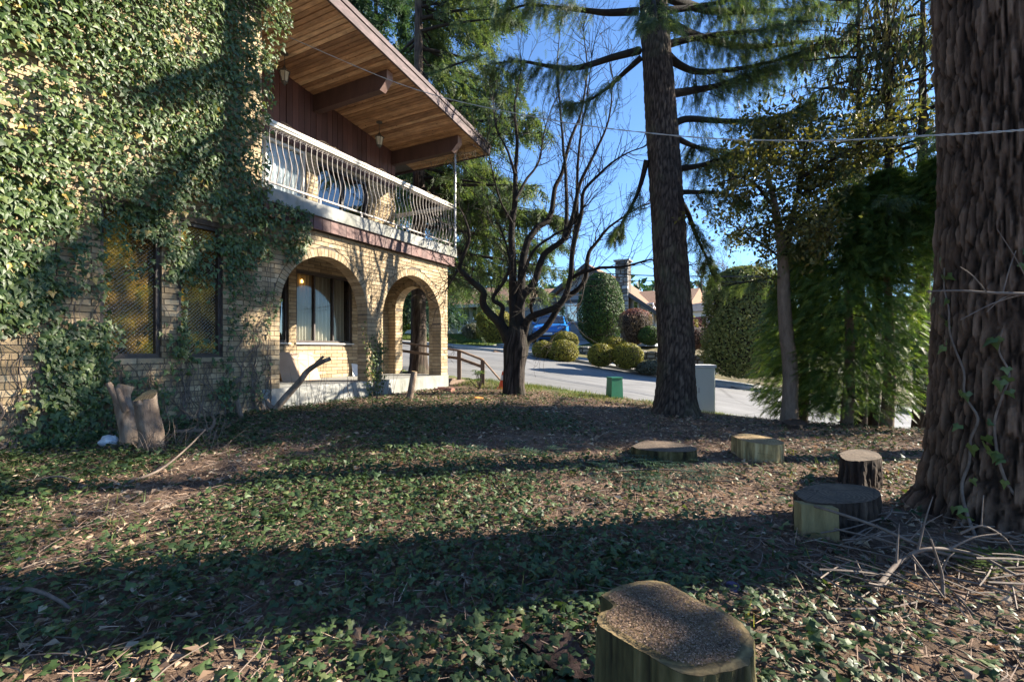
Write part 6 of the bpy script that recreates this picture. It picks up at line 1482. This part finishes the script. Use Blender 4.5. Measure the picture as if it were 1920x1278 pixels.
for k in range(80):
    px, py = rs.uniform(1560, 1960), rs.uniform(985, 1140); Y = 1.12*FPX/(py-CY); p = at(px, py, Y); p[2] = g(p[0], p[1])+.02+.10*rs.random(); a_ = rs.normal()*.6+(0 if rs.random() < .6 else 1.2); d_ = A(math.cos(a_), math.sin(a_)*.7, .12*rs.normal()); L = .15+.4*rs.random()
    q.tube(smooth_path([p-d_*L/2, p+rvec(1)[0]*.02, p+d_*L/2], 3), .0028+.003*rs.random(), 4, cap=False)
o_ = q.build('twig_pile', m_twig, kind='stuff'); tag(o_, 'heap of thin dry twigs at the foot of the massive fir', 'twigs')
# dry twigs round the sawn stubs
q = MB()
for k in range(150):
    px = rs.uniform(215, 420); Y = rs.uniform(4.7, 5.6); p = at(px, 800, Y); p[2] = g(p[0], p[1]); d_ = unit(A(rs.normal()*.7, rs.normal()*.3, .9)); L = .1+.45*rs.random()**2; q.tube(smooth_path([p, p+d_*L*.5+rs.normal(size=3)*.04, p+d_*L+A(rs.normal()*.1,0,-.08*rs.random())], 3), [.0035,.003,.003,.0025,.002,.002,.0015], 3, cap=False)
o_ = q.build('dry_shoots', m_twig, kind='stuff'); tag(o_, 'tangle of dry thin shoots around the sawn stubs', 'shoots')
q = MB()
for k in range(46):
    s0 = rs.uniform(2.0, 4.6); p = F_(s0, .1+.35*rs.random(), 0); p[2] = g(p[0], p[1]); L = (.15+.5*rs.random()) if k > 5 else 1.0; d_ = unit(A(rs.normal()*.25, rs.normal()*.2, 1)); q.tube(smooth_path([p, p+d_*L*.5+rs.normal(size=3)*.03, p+d_*L], 3), [.004,.0038,.0035,.003,.0028,.002,.0015], 3, cap=False)
o_ = q.build('dry_stems', m_twig, kind='stuff'); tag(o_, 'thin upright dry stems along the porch foundation', 'stems')
# small things
m_bag = M_plain('white_plastic_bag', [(.3,(.5,.55,.62)),(.7,(.68,.72,.78))], 9, .4, .9, 12, .03)
def blob(c, r_, n=18, m=12, seed=1.0, amp=.45):
    V = []
    for i in range(m+1):
        ph = math.pi*i/m; row = []
        for j in range(n):
            t = 2*math.pi*j/n; d_ = np.array([math.sin(ph)*math.cos(t), math.sin(ph)*math.sin(t), math.cos(ph)]); k = 1+amp*(float(fbm(d_[0]*2.2+seed, d_[1]*2.2, d_[2]*2.2, 3))-.5)*2; row.append(c+d_*r_*k)
        V.append(row)
    return np.array(V)
p = at(206, 806, 5.15); p[2] = g(p[0], p[1]); q = MB(); q.grid(blob(p+A(0,0,.05), A(.10,.07,.065)), True); single(q, 'plastic_bag', m_bag, 'crumpled white plastic bag on the ground beside the sawn stubs', 'bag', tuple(p), smooth=True)
m_purple = M_plain('purple_tin', [(.3,(.05,.035,.08)),(.7,(.12,.09,.16))], 14, .3, .2, 60, metal=.5)
p = at(1374, 1094, 2.28); p[2] = g(p[0], p[1])+.012; q = MB(); q.grid(np.array([[[p[0]+r_*math.cos(t), p[1]+r_*math.sin(t), p[2]+zz+.25*r_*math.sin(t)] for t in np.arange(24)*2*np.pi/24] for r_, zz in ((.001,.012),(.020,.012),(.023,.018),(.030,.018),(.034,.010),(.034,-.004),(.001,-.004))]), True); single(q, 'tin_lid', m_purple, 'small round purple tin lid lying on the needle litter', 'lid', tuple(p))
m_slab = M_bark('dark_bark_slab', (.02,.014,.014), (.06,.04,.038), (.13,.085,.07), 7)
p = at(1068, 1170, 1.75); p[2] = g(p[0], p[1]); q = MB(); n_ = 14; V = []
for i in range(n_):
    w = i/(n_-1); row = []
    for j in range(9):
        a_ = (j/8-.5)*2.0; row.append(p+A(-.10+.05*w+.12*math.sin(a_)*(1.1-.45*w+.5*(float(fbm(i*.7, j*.2, 8.))-.5))+.09*w, .12-.26*w+.05*float(fbm(j*1.3, i*.1, 5.)), .045-.03*math.cos(a_)+.03*float(fbm(i*.5, j*.9, 3.))))
    V.append(row)
V = np.array(V); q.grid(V, tint=np.tile(np.linspace(.2,.9,9), n_)); q.grid((V-A(0,0,.02))[:, ::-1], tint=.3); bk = single(q, 'bark_slab', m_slab, 'curved dark slab of bark lying beside the big notched stump', 'bark', tuple(p), smooth=True)
m_orange = M_plain('orange_wood_chip', [(.3,(.45,.17,.03)),(.7,(.6,.28,.07))], 12, .8, .2, 50)
p = at(893, 759, 8.9); p[2] = g(p[0], p[1]); q = MB(); q.grid(blob(p+A(0,0,.02), A(.13,.08,.03), seed=4., amp=.5), True); single(q, 'wood_offcut', m_orange, 'flat orange slice of fresh cut wood on the lawn', 'wood', tuple(p), smooth=True)
for k, (px, py, Y, lab) in enumerate(((828, 737, 10.6, 'broken red brick lump lying at the porch corner'), (846, 740, 10.4, 'flat broken red brick beside the porch corner'))):
    p = at(px, py, Y); p[2] = g(p[0], p[1]); q = MB(); t = .3+k; c_, s_ = math.cos(t), math.sin(t)
    f = lambda x, y, zz: p+A(c_*x-s_*y, s_*x+c_*y, zz)
    for i in range(3): obox(q, -.16+.08*i, -.03+.1*i, -.06+.02*i, .05+.02*i, -.01, .05+.03*(i % 2), f)
    single(q, 'broken_brick', M_plain('old_red_brick_%d' % k, [(.3,(.14,.06,.045)),(.7,(.24,.11,.08))], 12, .9, .4, 60), lab, 'brick', tuple(p))
# rhododendron sprig by the steps
p = at(900, 722, 10.9); p[2] = g(p[0], p[1]); rh = thing('rhododendron', 'small rhododendron with whorled dark leaves beside the steps', 'plant', p); q = MB(); lf = MB(); rs = np.random.default_rng(220)
for k in range(9):
    e = p+A(rs.normal()*.16, rs.normal()*.1, .15+.3*rs.random()); q.tube([p, (p+e)/2+rs.normal(size=3)*.02, e], [.012,.009,.007], 5); n = 9; az = np.arange(n)*6.283/n+rs.random()
    X, Y, Z = basis(np.stack([np.cos(az), np.sin(az), -.2+0*az], -1), np.tile(A(0,0,1), (n,1))); scat(lf, LEAF_V*A(.8,1,1), LEAF_F, np.tile(e, (n,1)), X, Y, Z, .11+.04*rs.random(n), rs.random(n))
q.build('stems', m_barkm, rh); lf.build('leaves', m_cedar, rh, kind='stuff')
# cut conifer fronds lying on the lawn
for k, (px, py, n, lab) in enumerate(((960, 868, 60, 'dark cut conifer boughs lying on the lawn ivy'), (1215, 890, 130, 'heap of dark cut conifer boughs beside the low broad stump'), (1790, 1045, 22, 'light green cut bough lying on the twig pile'))):
    Y = 1.1*FPX/(py-CY); c_ = at(px, py, Y); c_[2] = g(c_[0], c_[1]); rs = np.random.default_rng(230+k); sp_ = (.28, .45, .12)[k]; T = thing('cut_bough', lab, 'bough', c_)
    pos = c_+rs.normal(size=(n,3))*A(sp_, sp_*.7, .0)+A(0,0,1)*(.03+.07*rs.random((n,1))); az = rs.normal(size=n)*.8; X, Y_, Z = basis(np.stack([np.cos(az), np.sin(az), .1*rs.normal(size=n)], -1), unit(A(0,0,1)+rs.normal(size=(n,3))*.2)); q = MB(); scat(q, FIR_V, FIR_F, pos, X, Y_, Z, .22*(.6+.8*rs.random(n)), .2+.5*rs.random(n)+(.3 if k == 2 else 0))
    q.build('needles', m_cedar if k == 2 else m_spruce, T, kind='stuff')
    q = MB(); q.tube(smooth_path([c_+A(-sp_*1.3,-.05,.02), c_+A(0,.03,.05), c_+A(sp_*1.2,0,.03)], 4), np.linspace(.012,.004,9), 5); q.build('stick', m_twig, T, smooth=True)
